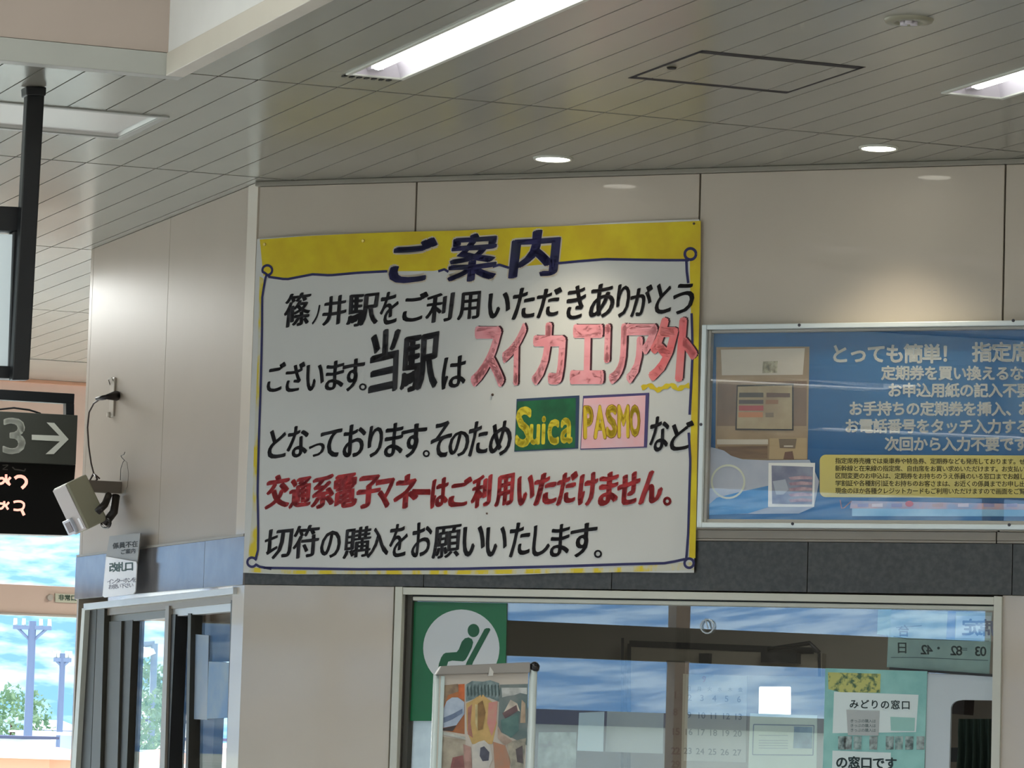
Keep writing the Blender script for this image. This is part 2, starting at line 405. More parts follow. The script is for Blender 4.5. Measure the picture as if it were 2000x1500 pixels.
# window_2: sliding screens in the left wall
w2 = structure('window_2', L_.P(-.95, 1.0))
def lq(name, pp, n0, n1, m_, par=None, **k): return obj(name, MB().quad(L_, pp, n0, n1), m_, par or w2, **k)
M_dk = mat('dark_bronze_frame', srgb(46, 45, 39), .5); M_dk2 = mat('olive_grey_frame', srgb(66, 64, 55), .5, var=.08)
lq('head_rail', [(163, 1179), (455, 1147), (455, 1160), (163, 1192)], -.05, .012, M_alu, bevel=.001)
lq('header', [(170, 1192), (454, 1160), (454, 1177), (170, 1206)], -.05, -.01, mat('brown_beige_rail', srgb(140, 128, 112), .4, .1))
lq('top_rail', [(330, 1186), (453, 1174), (452, 1194), (330, 1205)], -.05, -.018, M_alu, bevel=.001)
lq('top_rail', [(205, 1203), (328, 1189), (328, 1206), (205, 1219)], -.055, -.022, mat('mid_grey_rail', srgb(110, 108, 98), .4, .1))
lq('jamb', [(160, 1188), (166, 1188), (147, 1510), (139, 1510)], -.05, .012, M_aluw)
lq('jamb', [(166, 1190), (189, 1188), (176, 1510), (148, 1510)], -.06, -.005, M_dk)
lq('jamb', [(190, 1190), (204, 1188), (195, 1510), (177, 1510)], -.06, .0, M_dk2)
lq('stile', [(205, 1190), (212, 1190), (202, 1510), (196, 1510)], -.06, -.02, M_black)
lq('stile', [(213, 1214), (237, 1213), (229, 1510), (203, 1510)], -.06, -.012, M_dk2)
lq('stile', [(238, 1213), (259, 1211), (247, 1510), (230, 1510)], -.06, -.02, M_dk)
lq('stile', [(323, 1184), (330, 1183), (321, 1510), (311, 1510)], -.06, -.004, M_alug)
lq('stile', [(331, 1200), (343, 1200), (329, 1510), (319, 1510)], -.06, -.012, M_black)
lq('stile', [(367, 1198), (373, 1198), (367, 1510), (362, 1510)], -.06, -.014, M_dk)
g = MB(); 
for q in (((259, 1211), (323, 1205), (314, 1505), (247, 1505)), ((343, 1203), (367, 1200), (363, 1505), (329, 1505)), ((373, 1200), (452, 1192), (445, 1505), (367, 1505))):
    obj('pane', MB().quad(L_, q, -.036, -.032), M_glass, w2)
lq('jamb', [(451, 1172), (456, 1172), (446, 1510), (441, 1510)], -.09, -.002, M_dk)
obj('sill', MB().box(L_, LX, 0, .9, 1.0, -.1, .03), M_alu, w2)
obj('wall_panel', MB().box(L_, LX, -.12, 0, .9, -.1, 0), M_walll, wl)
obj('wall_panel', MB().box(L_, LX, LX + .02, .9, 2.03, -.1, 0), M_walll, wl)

# far wall: header, transom, glazing
wf = structure('wall_far', F_.P(2, 0))
M_pinkbeam = mat('pink_beige_beam', srgb(214, 190, 172), .5, var=.05, scale=3)
M_trans = mat('brown_beige_transom', srgb(168, 146, 130), .45, var=.05, scale=3)
obj('header', MB().box(F_, -8.6, 9.2, 2.56, H, -.15, 0), M_pinkbeam, wf)
obj('top_band', MB().box(F_, -8.6, 9.2, H - .018, H - .003, 0, .03), mat('orange_beige_cover', srgb(196, 150, 120), .5), wf)
w3 = structure('window_3', F_.P(0, 0.2))
obj('transom', MB().box(F_, -8.6, 9.2, 2.124, 2.255, -.10, -.02), M_trans, w3, bevel=.003)
obj('transom_lip', MB().box(F_, -8.6, 9.2, 2.115, 2.124, -.10, -.01), M_alug, w3)
for u in (-8.55, -6.2, -3.8, -1.4, 1.0, 3.4, 6.35, 9.1):
    obj('mullion', MB().box(F_, u - .04, u + .04, .2, 2.56, -.10, -.015), M_trans, w3, bevel=.002)
obj('pane', MB().box(F_, -8.6, 9.2, .2, 2.56, -.064, -.06), M_glass, w3)
obj('wall_sill', MB().box(F_, -8.6, 9.2, 0, .2, -.15, 0), M_pinkbeam, wf)

# outer wall of the concourse: long glazing opposite the ticket window
OB = -8.6
O_ = Frame(B * OB, A, B)
wo = structure('wall_outer', O_.P(5, 0))
obj('header', MB().box(O_, -6.2, FA, 2.92, H, -.15, 0), M_pinkw, wo)
obj('sill_wall', MB().box(O_, -6.2, FA, 0, .9, -.15, 0), M_pinkw, wo)
w4 = structure('window_4', O_.P(5, .9))
obj('transom', MB().box(O_, -6.2, FA, 2.15, 2.37, -.10, .02), mat('brown_dark_transom', srgb(70, 64, 54), .5), w4)
for i in range(11):
    u = -5.85 + i * 2.35; obj('mullion', MB().box(O_, u - .05, u + .05, .9, 2.92, -.10, .02), M_trans, w4)
obj('pane', MB().box(O_, -6.2, FA, .9, 2.92, -.04, -.036), M_glass, w4)
# right and rear walls out of the frame
struct('wall_right', MB().cbox(6.2, 6.3, -6.2, 8.2, 0, H), M_wall)
struct('wall_rear', MB().cbox(-8.6, 6.3, -6.3, -6.2, 0, H), M_wall)
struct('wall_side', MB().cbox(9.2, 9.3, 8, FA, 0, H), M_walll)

# office behind the ticket window
of = structure('wall_office', W_.P(1.4, 0, -2.6))
M_off = mat('office_brown_grey', srgb(112, 106, 94), .7, var=.04, scale=3)
obj('office_back', MB().box(W_, -1.0, 4.6, 0, 2.75, -2.7, -2.6), M_off, of)
g = MB().hexa([PC + Vector((.02, .1, 0)), PC + Vector((.07, .1, 0)), PC + Vector((.23, 3.9, 0)), PC + Vector((.18, 3.9, 0)), PC + Vector((.02, .1, 2.75)), PC + Vector((.07, .1, 2.75)), PC + Vector((.23, 3.9, 2.75)), PC + Vector((.18, 3.9, 2.75))])
obj('office_side', g, M_off, of)
obj('office_side', MB().box(W_, 3.9, 4.0, 0, 2.75, -2.6, -.1), M_off, of)
obj('office_ceiling', MB().box(W_, .15, 4.0, 2.5, 2.6, -2.6, -.1), M_off, of)
area = bpy.data.lights.new('office_fill_light', 'AREA'); area.shape = 'RECTANGLE'; area.size = 1.2; area.size_y = .3; area.energy = 16  # unseen fill light added to brighten the office
ao = bpy.data.objects.new('office_fill_light', area); COL.objects.link(ao); ao.location = W_.P(1.6, 2.48, -1.3)

# ticket window frame
w1 = structure('window_1', W_.P((WL + WR) / 2, 1.0))
def wq(name, pp, n0, n1, m_, par=None, **k): return obj(name, MB().quad(W_, pp, n0, n1), m_, par or w1, **k)
wq('jamb', [(772, 1146), (786, 1146), (774, 1512), (760, 1512)], -.05, .010, M_aluw, bevel=.001)
wq('head_rail', [(787, 1147), (1941, 1166), (1941, 1181), (787, 1161)], -.05, .008, M_aluw, bevel=.001)
wq('head_rail', [(806, 1165), (1941, 1184), (1941, 1192), (806, 1173)], -.06, -.004, M_aluw, bevel=.002)
wq('shadow_channel', [(787, 1160), (1941, 1180), (1941, 1187), (787, 1168)], -.07, -.02, M_black)
wq('jamb', [(787, 1160), (795, 1161), (783, 1512), (776, 1512)], -.07, -.012, mat('dark_channel', srgb(48, 44, 38), .5))
wq('jamb', [(796, 1162), (806, 1163), (794, 1512), (784, 1512)], -.07, -.016, M_dk2)
wq('jamb', [(1941, 1164), (1957, 1165), (1952, 1512), (1935, 1512)], -.05, .010, M_aluw, bevel=.001)
obj('pane', MB().quad(W_, [(806, 1170), (1942, 1188), (1940, 1319), (1811, 1315), (800, 1296)], -.036, -.032), M_tglass, w1)
obj('pane', MB().quad(W_, [(800, 1296), (1811, 1315), (1805, 1540), (792, 1540)], -.036, -.032), M_tglass, w1)
obj('stile', MB().quad(W_, [(1737, 1303), (1940, 1317), (1940, 1322), (1737, 1308)], -.040, -.030), M_black, w1)
obj('sill', MB().box(W_, WL, WR, .97, 1.0, -.3, .12), M_alu, w1)

# ================================================================== THINGS
# ---- handwritten notice
PN = 0.010
def bulge(u, z): return 0.0035 + 0.003 * math.sin(u * 4.1 + 1) * math.sin(z * 3.0) + 0.002 * math.sin(z * 9 + u * 2)
notice = thing('handwritten_notice', 'large handwritten paper notice with yellow border pinned on the beige back wall', 'poster', W_.P(.68, 2.07, 0))
TLp, TRp, BRp, BLp = [W_.px(x, y) for x, y in ((507, 468), (1369, 431), (1359, 1117), (479, 1119))]
def pmap(s, t):
    x = (1 - s) * ((1 - t) * TLp[0] + t * BLp[0]) + s * ((1 - t) * TRp[0] + t * BRp[0])
    z = (1 - s) * ((1 - t) * TLp[1] + t * BLp[1]) + s * ((1 - t) * TRp[1] + t * BRp[1])
    z += 0.004 * math.sin(s * 9) * (1 - t) - 0.006 * math.sin(s * math.pi) * t - .003 * math.sin(s * 14) * t
    return x, z
def grid(fn, nx, ny, n, s0=0, s1=1, t0=0, t1=1):
    g = MB(); vs = []
    for j in range(ny + 1):
        for i in range(nx + 1):
            u, z = fn(s0 + (s1 - s0) * i / nx, t0 + (t1 - t0) * j / ny); vs.append(W_.P(u, z, n + bulge(u, z)))
    return g.add(vs, [(j * (nx + 1) + i, (j + 1) * (nx + 1) + i, (j + 1) * (nx + 1) + i + 1, j * (nx + 1) + i + 1) for j in range(ny) for i in range(nx)], True)
M_paper = mat('poster_paper', srgb(214, 216, 212), .55, var=.03, scale=3)
M_yel = mat('yellow_paint', srgb(226, 206, 22), .5, col2=srgb(214, 186, 20), scale=12)
M_yels = mat('scuffed_yellow_paint', srgb(222, 200, 40), .5, col2=srgb(206, 206, 190), scale=26, lo=.44, hi=.56, stretch=(1, 1, .4))
M_navy = mat('navy_ink', srgb(34, 30, 92), .5, col2=srgb(26, 30, 62), scale=14)
M_navyl = mat('navy_marker', srgb(34, 34, 92), .5)
M_ink = mat('black_ink', srgb(34, 27, 30), .5, col2=srgb(26, 24, 30), scale=20)
M_red = mat('red_ink', srgb(192, 44, 46), .5, col2=srgb(150, 34, 40), scale=45)
M_pink = mat('pink_ink', srgb(244, 170, 178), .5, col2=srgb(238, 152, 160), scale=18)
M_coral = mat('coral_ink', srgb(244, 118, 122), .5, col2=srgb(238, 140, 140), scale=20)
M_maroon = mat('dark_maroon_ink', srgb(62, 18, 30), .5)
g = grid(pmap, 44, 34, PN); obj('paper_sheet', g, M_paper, notice)
def pxn(pts): return [W_.px(x, y, PN + .005) for x, y in pts]
def strip(top, bot, n):
    """band between two pixel polylines with the same number of points"""
    a_, b_ = pxn(top), pxn(bot); g = MB(); vs = []
    for (u, z), (u2, z2) in zip(a_, b_):
        for t in (0, .5, 1):
            uu, zz = u + (u2 - u) * t, z + (z2 - z) * t; vs.append(W_.P(uu, zz, n + bulge(uu, zz)))
    return g.add(vs, [(3 * i + j, 3 * i + j + 1, 3 * i + j + 4, 3 * i + j + 3) for i in range(len(a_) - 1) for j in (0, 1)])
def lerp_poly(pts, k):
    L = [0]
    for i in range(1, len(pts)): L.append(L[-1] + math.dist(pts[i], pts[i - 1]))
    out = []
    for q in range(k + 1):
        d = L[-1] * q / k; i = 1
        while i < len(pts) - 1 and L[i] < d: i += 1
        t = (d - L[i - 1]) / ((L[i] - L[i - 1]) or 1); out.append((pts[i - 1][0] + (pts[i][0] - pts[i - 1][0]) * t, pts[i - 1][1] + (pts[i][1] - pts[i - 1][1]) * t))
    return out
linetop = [(525, 541), (560, 546), (612, 536), (645, 538), (700, 533), (757, 530), (858, 529), (875, 524), (960, 519), (995, 522), (1088, 514), (1130, 510), (1180, 506), (1300, 508), (1345, 508)]
edge_top = [(508, 468)] + [(x, min(y, 468 - (x - 507) * .0429 - .2)) for x, y in ((600, 461), (700, 456), (813, 452), (900, 450), (1000, 445), (1100, 441), (1200, 437), (1300, 434))] + [(1368, 431)]
obj('yellow_band', strip(lerp_poly(edge_top, 40), lerp_poly([(515, 538)] + linetop, 40), PN + .0007), M_yel, notice)
obj('yellow_band', strip(lerp_poly([(508, 540), (503, 700), (497, 850), (494, 990), (484, 1095)], 20), lerp_poly([(516, 545), (511, 700), (506, 850), (505, 990), (505, 1085)], 20), PN + .0006), M_yels, notice, label='scuffed yellow band down the left edge')
obj('yellow_band', strip(lerp_poly([(1352, 434), (1346, 510), (1350, 620), (1352, 760), (1347, 900), (1346, 1090)], 20), lerp_poly([(1368, 432), (1368, 500), (1366, 620), (1364, 760), (1361, 900), (1358, 1090)], 20), PN + .0006), M_yel, notice)
obj('yellow_band', strip(lerp_poly([(490, 1108), (560, 1114), (900, 1114), (1200, 1109), (1350, 1098)], 20), lerp_poly([(484, 1117), (560, 1121), (900, 1122), (1200, 1118), (1356, 1113)], 20), PN + .0006), M_yels, notice)
def arc(cx, cy, r, a0, a1, k=16): return [(cx + r * math.cos(math.radians(a0 + (a1 - a0) * i / k)), cy - r * math.sin(math.radians(a0 + (a1 - a0) * i / k))) for i in range(k + 1)]
g = MB(); PW = .0072
def inkline(pts, w_=PW, k=None): g.ribbon(W_, pxn(lerp_poly(pts, k or max(8, int(len(pts) * 4)))), w_, PN + .0013, bulge)
inkline(linetop[:6], k=24); inkline([(856, 530), (868, 526), (876, 531)]); inkline([(962, 521), (975, 517), (994, 523)])
inkline(linetop[10:], k=24)
inkline([(528, 541), (519, 534)] + arc(523, 528, 9.5, 200, -100, 18) + [(519, 545)])
inkline([(519, 545), (513, 580), (512, 650), (509, 760), (506, 860), (504, 960), (505, 1030), (504, 1075), (500, 1092)], k=30)
inkline([(504, 1075), (500, 1088)] + arc(492, 1098, 9, 30, 330, 18) + [(507, 1107), (530, 1111)])
inkline([(515, 1109), (700, 1112), (900, 1111), (1100, 1106), (1220, 1102), (1300, 1100), (1326, 1095), (1338, 1092)], k=40)
inkline(arc(1346, 1100, 9, 0, 360, 20)); inkline(arc(1348, 496, 11, 0, 360, 20), PW * 1.1)
inkline([(1340, 508), (1341, 530), (1344, 553)]); inkline([(1351, 612), (1352, 640), (1353, 672)])
inkline([(1353, 696), (1350, 760), (1347, 810)], k=16); inkline([(1345, 845), (1348, 900), (1346, 960), (1344, 1040), (1341, 1085), (1340, 1094)], k=24)
obj('border_line', g, M_navyl, notice)
N0 = PN + .0016
def brush(name, items, m_, off=.02, n=N0, wob=.03, grow=0.0, dx=0, dy=0, shx=.10, shy=.10, label=None):
    g = MB(); st = random.getstate(); random.seed(len(items) * 13 + 5)
    for ch, *bb in items:
        bb = (bb[0] + dx, bb[1] + dy, bb[2] + dx, bb[3] + dy)
        sm = ch in 'ー。'
        put(g, W_, ch, bb, n, off if not sm else off * .6, 0 if sm else shx, 0 if sm else shy, bulge, 0 if sm else wob, grow=grow, nib=m_ in (M_ink, M_red, M_navy) and not sm)
    random.setstate(st)
    return obj(name, g, m_, notice, label=label)
title = [('ご', 760, 464, 856, 554), ('案', 874, 455, 972, 551), ('内', 993, 449, 1097, 544)]
brush('title_halo', title, mat('pale_pencil', srgb(206, 196, 176), .6), off=.058, n=PN + .0011, grow=2.5, wob=.02, shy=.06)
brush('title_lettering', title, M_navy, off=.036, wob=.02, shy=.06)
l1 = [('篠', 556, 572, 610, 641), ('ノ', 611, 596, 628, 634), ('井', 631, 576, 678, 638), ('駅', 677, 571, 743, 638), ('を', 743, 570, 780, 634), ('ご', 787, 570, 838, 629), ('利', 832, 570, 889, 631), ('用', 893, 568, 941, 627), ('い', 954, 571, 997, 622), ('た', 1000, 562, 1046, 626), ('だ', 1048, 560, 1098, 622), ('き', 1107, 557, 1145, 624), ('あ', 1150, 554, 1201, 620), ('り', 1204, 555, 1232, 620), ('が', 1231, 555, 1276, 619), ('と', 1280, 554, 1312, 614), ('う', 1316, 554, 1357, 615)]
l2 = [('ご', 522, 707, 560, 766), ('ざ', 559, 707, 598, 766), ('い', 599, 711, 634, 764), ('ま', 635, 704, 674, 763), ('す', 670, 700, 714, 764), ('。', 702, 749, 717, 763), ]
l2b = [('は', 863, 694, 911, 761), ('当', 720, 642, 784, 768), ('駅', 781, 648, 859, 766)]
l3 = [('と', 524, 840, 561, 896), ('な', 561, 832, 605, 894), ('っ', 605, 865, 636, 893), ('て', 628, 836, 670, 893), ('お', 670, 828, 717, 894), ('り', 719, 832, 749, 894), ('ま', 750, 826, 789, 893), ('す', 784, 827, 835, 894), ('。', 826, 879, 840, 893), ('そ', 841, 822, 883, 893), ('の', 876, 841, 917, 892), ('た', 914, 822, 953, 892), ('め', 955, 821, 999, 890), ]
l3b = [('な', 1268, 814, 1308, 882), ('ど', 1309, 821, 1356, 880)]
l4 = [('交', 518, 927, 569, 996), ('通', 565, 930, 610, 995), ('系', 608, 925, 655, 994), ('電', 653, 922, 699, 993), ('子', 697, 926, 746, 994), ('マ', 735, 932, 773, 993), ('ネ', 769, 925, 818, 994), ('ー', 806, 955, 842, 967), ('は', 841, 932, 877, 994), ('ご', 876, 931, 924, 991), ('利', 920, 926, 962, 992), ('用', 965, 923, 1006, 991), ('い', 1010, 927, 1044, 989), ('た', 1042, 922, 1088, 989), ('だ', 1086, 920, 1129, 988), ('け', 1129, 921, 1169, 989), ('ま', 1168, 920, 1209, 988), ('せ', 1205, 921, 1251, 987), ('ん', 1247, 918, 1294, 987), ('。', 1295, 970, 1312, 988)]
l5 = [('切', 518, 1032, 575, 1092), ('符', 573, 1025, 626, 1092), ('の', 627, 1037, 667, 1090), ('購', 670, 1027, 727, 1092), ('入', 717, 1031, 760, 1090), ('を', 761, 1023, 798, 1089), ('お', 804, 1021, 846, 1089), ('願', 844, 1023, 903, 1092), ('い', 905, 1027, 948, 1088), ('い', 950, 1028, 991, 1088), ('た', 995, 1020, 1037, 1089), ('し', 1040, 1026, 1075, 1087), ('ま', 1075, 1023, 1114, 1088), ('す', 1115, 1022, 1168, 1089), ('。', 1161, 1074, 1177, 1090)]
brush('lettering', l1, M_ink, off=.026); brush('lettering', l2, M_ink, off=.024); [brush('lettering', [q], M_ink, off=.032, label='larger brushed character') for q in l2b[1:]]; brush('lettering', l2b[:1], M_ink, off=.024)
brush('lettering', l3, M_ink, off=.026); brush('lettering', l3b, M_ink, off=.026); brush('lettering', l5, M_ink, off=.022)
brush('lettering', l4, M_red, off=.052, label='bold red brushed line of writing')
pk = [('ス', 919, 637, 985, 757), ('イ', 981, 630, 1029, 753), ('カ', 1038, 630, 1106, 753), ('エ', 1113, 633, 1180, 751), ('リ', 1180, 632, 1226, 751), ('ア', 1222, 632, 1286, 750)]
brush('pink_lettering_shadow', pk, M_maroon, off=.036, dx=4.0, dy=-1.2, n=PN + .0013, wob=0, shx=.06, shy=0)
brush('pink_lettering', pk, M_pink, off=.040, wob=0, shx=.06, shy=0)
pk2 = [('外', 1267, 620, 1364, 746)]
brush('coral_lettering_shadow', pk2, M_maroon, off=.045, dx=3, dy=-1.2, n=PN + .0013, wob=0, shx=.1, shy=0)
brush('coral_lettering', pk2, M_coral, off=.042, wob=0, shx=.1, shy=0)
g = MB(); g.ribbon(W_, pxn(lerp_poly([(1253, 758), (1268, 752), (1284, 762), (1298, 756), (1312, 751), (1324, 761), (1336, 755), (1347, 753)], 36)), [.012 + .004 * math.sin(i * 1.1) for i in range(37)], PN + .0012, bulge)
obj('wavy_underline', g, M_yel, notice)
# the two drawn cards
def card(name, quad_, body, edge, n):
    k_ = 8; (x0, y0), (x1, y1), (x2, y2), (x3, y3) = quad_
    def qg(q, nn, name_, m_):
        g = MB(); vs = []
        for j in range(5):
            for i in range(5):
                s, t = i / 4, j / 4; X = (1 - s) * ((1 - t) * q[0][0] + t * q[3][0]) + s * ((1 - t) * q[1][0] + t * q[2][0]); Y = (1 - s) * ((1 - t) * q[0][1] + t * q[3][1]) + s * ((1 - t) * q[1][1] + t * q[2][1])
                u, z = W_.px(X, Y, PN + .005); vs.append(W_.P(u, z, nn + bulge(u, z)))
        g.add(vs, [(j * 5 + i, (j + 1) * 5 + i, (j + 1) * 5 + i + 1, j * 5 + i + 1) for j in range(4) for i in range(4)])
        return obj(name_, g, m_, notice)
    qg(quad_, n, name + '_edge', edge)
    qg([(x0 + 1.5, y0 + 5), (x1 - 7, y1 + 5), (x2 - 6, y2 - 2), (x3 + 1.5, y3 - 2)], n + .0004, name, body)
card('green_card_drawing', [(1008, 779), (1131, 772), (1128, 876), (1003, 882)], mat('green_paint', srgb(20, 106, 62), .5, col2=srgb(16, 88, 52), scale=20), mat('blue_green_edge', srgb(44, 66, 96), .5), PN + .0012)
card('pink_card_drawing', [(1138, 773), (1268, 767), (1263, 874), (1132, 878)], mat('pink_paint', srgb(240, 184, 190), .5, col2=srgb(236, 196, 204), scale=20), mat('violet_edge', srgb(72, 62, 116), .5), PN + .0012)
M_cardy = mat('card_yellow', srgb(232, 214, 50), .5)
sui = [('S', 1006, 793, 1038, 874), ('u', 1034, 828, 1055, 869), ('i', 1057, 812, 1066, 868), ('c', 1069, 818, 1092, 869), ('a', 1094, 816, 1118, 867)]
pas = [('P', 1140, 793, 1158, 857), ('A', 1160, 792, 1184, 857), ('S', 1184, 791, 1205, 855), ('M', 1207, 791, 1229, 855), ('O', 1231, 791, 1250, 853)]
brush('card_lettering', sui, M_cardy, off=.03, n=PN + .0022, wob=.02, shy=0, shx=.05)
brush('card_lettering_outline', pas, mat('ochre_pencil', srgb(170, 120, 40), .6), off=.05, n=PN + .0020, grow=1.5, wob=0, shy=0, shx=0)
brush('card_lettering', pas, mat('card_gold', srgb(226, 196, 40), .5), off=.045, n=PN + .0026, wob=0, shy=0, shx=0)
M_pin = mat('gold_pin', srgb(236, 214, 120), .3, .4)
def pin(x, y, r, m_):
    u, z = W_.px(x, y, .01); g = MB(); b = bulge(u, z) + PN; g.cyl(W_.P(u, z, b), W_.P(u, z, b + .005), r, r * .6, 12); obj('pin', g, m_, notice)
for x, y in ((519, 478), (711, 471)): pin(x, y, .0055, M_pin)
for x, y, r in ((1356, 437, .004), (962, 771, .004), (952, 1003, .003)): pin(x, y, r, mat('brown_pin', srgb(90, 70, 60), .5))

# ---- glazed notice board
BT = math.radians(-0.45)
zb = 2.205
BRD = Frame(W_.P(0, 0, 0), WD, WN)
board = thing('notice_board', 'aluminium framed glazed notice board with blue printed poster, right of the handwritten notice', 'notice board', W_.P(2.1, zb, 0))
n1 = .045
def bq(name, pp, n0, n1_, m_, par=None, **k): return obj(name, MB().quad(BRD, pp, n0, n1_), m_, par or board, **k)
UL, ZL = BRD.px(1358, 1030, n1); UL2, ZT2 = BRD.px(1373, 634, n1)
UL = (UL + UL2) / 2; UR = UL + 1.30; fwid = .014
def rail(name, u0, u1, z0, z1, m_, a=.004, b=n1): return obj(name, MB().box(BRD, u0, u1, z0, z1, a, b), m_, board, bevel=.002)
M_fr = mat('bright_aluminium', srgb(222, 232, 232), .3, .15, var=.04)
rail('frame_rail', UL, UL + fwid, ZL, ZT2, M_fr); rail('frame_rail', UR - fwid, UR, ZL, ZT2, M_fr)
rail('frame_rail', UL + fwid, UR - fwid, ZT2 - fwid, ZT2, M_fr); rail('frame_rail', UL + fwid, UR - fwid, ZL, ZL + fwid, M_fr)
i0, i1, k0, k1 = UL + fwid, UR - fwid, ZL + fwid, ZT2 - fwid
M_in = mat('inner_lip_grey', srgb(170, 168, 160), .4, .2)
rail('inner_lip', i0, i0 + .010, k0, k1, M_in, .004, n1 - .012); rail('inner_lip', i1 - .010, i1, k0, k1, M_in, .004, n1 - .012)
rail('inner_lip', i0 + .01, i1 - .01, k1 - .008, k1, M_in, .004, n1 - .012); rail('inner_lip', i0 + .01, i1 - .01, k0, k0 + .010, M_in, .004, n1 - .012)
for x, y in ((1561, 635), (1979, 626), (1369, 829), (1548, 1023), (1971, 1025)):
    u, z = BRD.px(x, y, n1); obj('screw', MB().cyl(BRD.P(u, z, n1), BRD.P(u, z, n1 + .003), .0045, .0035, 12), mat('dark_screw', srgb(70, 70, 76), .4, .5), board)
PBN = .012
M_blue = mat('print_blue', srgb(14, 100, 156), .45, col2=srgb(12, 92, 146), scale=3)
poster = obj('poster_print', MB().box(BRD, i0, i1, k0, k1, .006, PBN), M_blue, board)
def pp_(name, pts, m_, n=PBN + .0006, label=None): return obj(name, MB().flat(BRD, pts, n), m_, poster, label=label)
M_wt = mat('print_white', srgb(244, 246, 240), .5); M_bg = mat('machine_beige', srgb(168, 146, 116), .5, col2=srgb(150, 128, 98), scale=9)
M_bg2 = mat('machine_dark_beige', srgb(132, 108, 88), .5, col2=srgb(118, 98, 82), scale=9); M_cream = mat('machine_cream', srgb(206, 198, 180), .5, var=.05)
M_pale = mat('reflection_pale_grey', srgb(186, 194, 206), .5, col2=srgb(168, 180, 196), scale=12)
pp_('ticket_machine_picture', [(1399, 678), (1581, 677), (1577, 904), (1397, 904)], M_bg, label='printed picture of a beige ticket machine')
pp_('machine_header', [(1408, 683), (1572, 680), (1568, 732), (1410, 733)], M_cream, PBN + .0012)
pp_('machine_header_picture', [(1490, 706), (1519, 705), (1518, 728), (1489, 729)], mat('sepia', srgb(110, 104, 84), .5, col2=srgb(196, 190, 160), scale=60), PBN + .0018)
pp_('machine_body', [(1402, 746), (1576, 744), (1575, 832), (1400, 832)], M_bg2, PBN + .0012)
pp_('machine_screen_border', [(1439, 752), (1550, 749), (1550, 841), (1436, 840)], mat('print_black', srgb(40, 34, 32), .5), PBN + .0018)
pp_('machine_screen', [(1441, 755), (1547, 753), (1547, 838), (1439, 837)], mat('screen_sand', srgb(178, 164, 130), .5, col2=srgb(160, 140, 110), scale=14), PBN + .0024)
for q, c in ((((1444, 767), (1491, 767), (1491, 776), (1443, 776)), (82, 78, 70)), (((1497, 767), (1543, 768), (1543, 776), (1497, 776)), (108, 84, 70)), (((1443, 781), (1491, 781), (1491, 789), (1443, 789)), (88, 80, 76)), (((1496, 781), (1520, 781), (1520, 789), (1495, 789)), (150, 110, 80)), (((1443, 792), (1491, 792), (1491, 802), (1443, 802)), (172, 82, 82)), (((1442, 805), (1490, 805), (1490, 815), (1442, 815)), (190, 130, 90)), (((1495, 806), (1511, 806), (1511, 815), (1495, 815)), (128, 112, 92))):
    pp_('screen_button', list(q), mat('btn%d_%d_%d' % c, srgb(*c), .5), PBN + .0030)
pp_('machine_ledge', [(1400, 858), (1500, 858), (1500, 868), (1400, 868)], M_cream, PBN + .0016)
pp_('machine_opening', [(1402, 872), (1499, 871), (1499, 895), (1402, 895)], mat('machine_brown', srgb(104, 84, 66), .5, col2=srgb(146, 120, 92), scale=12, stretch=(.4, .4, 3)), PBN + .0016)
pp_('ticket_unit', [(1503, 856), (1576, 855), (1576, 897), (1502, 897)], mat('unit_tan', srgb(182, 160, 120), .5), PBN + .0020)
pp_('ticket_slot', [(1521, 857), (1556, 857), (1553, 876), (1523, 875)], mat('slot_tan', srgb(120, 104, 84), .5), PBN + .0026)
pp_('ticket_slot_mouth', [(1531, 870), (1549, 870), (1549, 873), (1531, 873)], M_cream, PBN + .0032)
pp_('coin_return', [(1533, 883), (1548, 881), (1551, 897), (1530, 897)], mat('slot_red_brown', srgb(110, 80, 66), .5), PBN + .0026)
pp_('pale_glass_reflection', [(1387, 873), (1400, 876), (1414, 880), (1428, 890), (1450, 897), (1500, 899), (1581, 898), (1600, 940), (1590, 990), (1560, 1003), (1450, 1004), (1385, 1004)], M_pale, PBN + .0034, label='pale glass reflection painted across the foot of the print')  # bright reflection in the board glass painted as a pale shape
pp_('blue_swoosh', [(1385, 985), (1400, 972), (1440, 962), (1503, 948), (1503, 990), (1460, 1003), (1385, 1006)], mat('print_mid_blue', srgb(66, 138, 196), .5, col2=srgb(80, 150, 205), scale=8), PBN + .0040)
g = MB(); g.ribbon(BRD, [BRD.px(x, y, PBN) for x, y in arc(1423, 941, 32, 0, 360, 30)], .0055, PBN + .0046); obj('ring', g, mat('print_ivory', srgb(214, 220, 200), .5), poster)
pp_('photo_border', [(1501, 904), (1592, 904), (1590, 990), (1500, 990)], M_wt, PBN + .0042)
pp_('photo', [(1507, 909), (1588, 912), (1586, 985), (1508, 984)], mat('photo_grey_blue', srgb(150, 158, 176), .5, col2=srgb(120, 126, 150), scale=18), PBN + .0048)
pp_('photo_card', [(1509, 940), (1534, 936), (1540, 956), (1530, 966), (1516, 966)], mat('photo_pale', srgb(176, 186, 198), .5), PBN + .0054)
for i in range(5):
    y = 930 + i * 11; pp_('photo_finger', [(1540, y + 2), (1566, y - 1), (1586, y + 1), (1586, y + 6), (1566, y + 6), (1544, y + 7)], mat('photo_skin', srgb(206, 180, 184), .5, col2=srgb(160, 130, 146), scale=40), PBN + .0054)
TB = BRD
tx = MB(); n_ = PBN + .0016
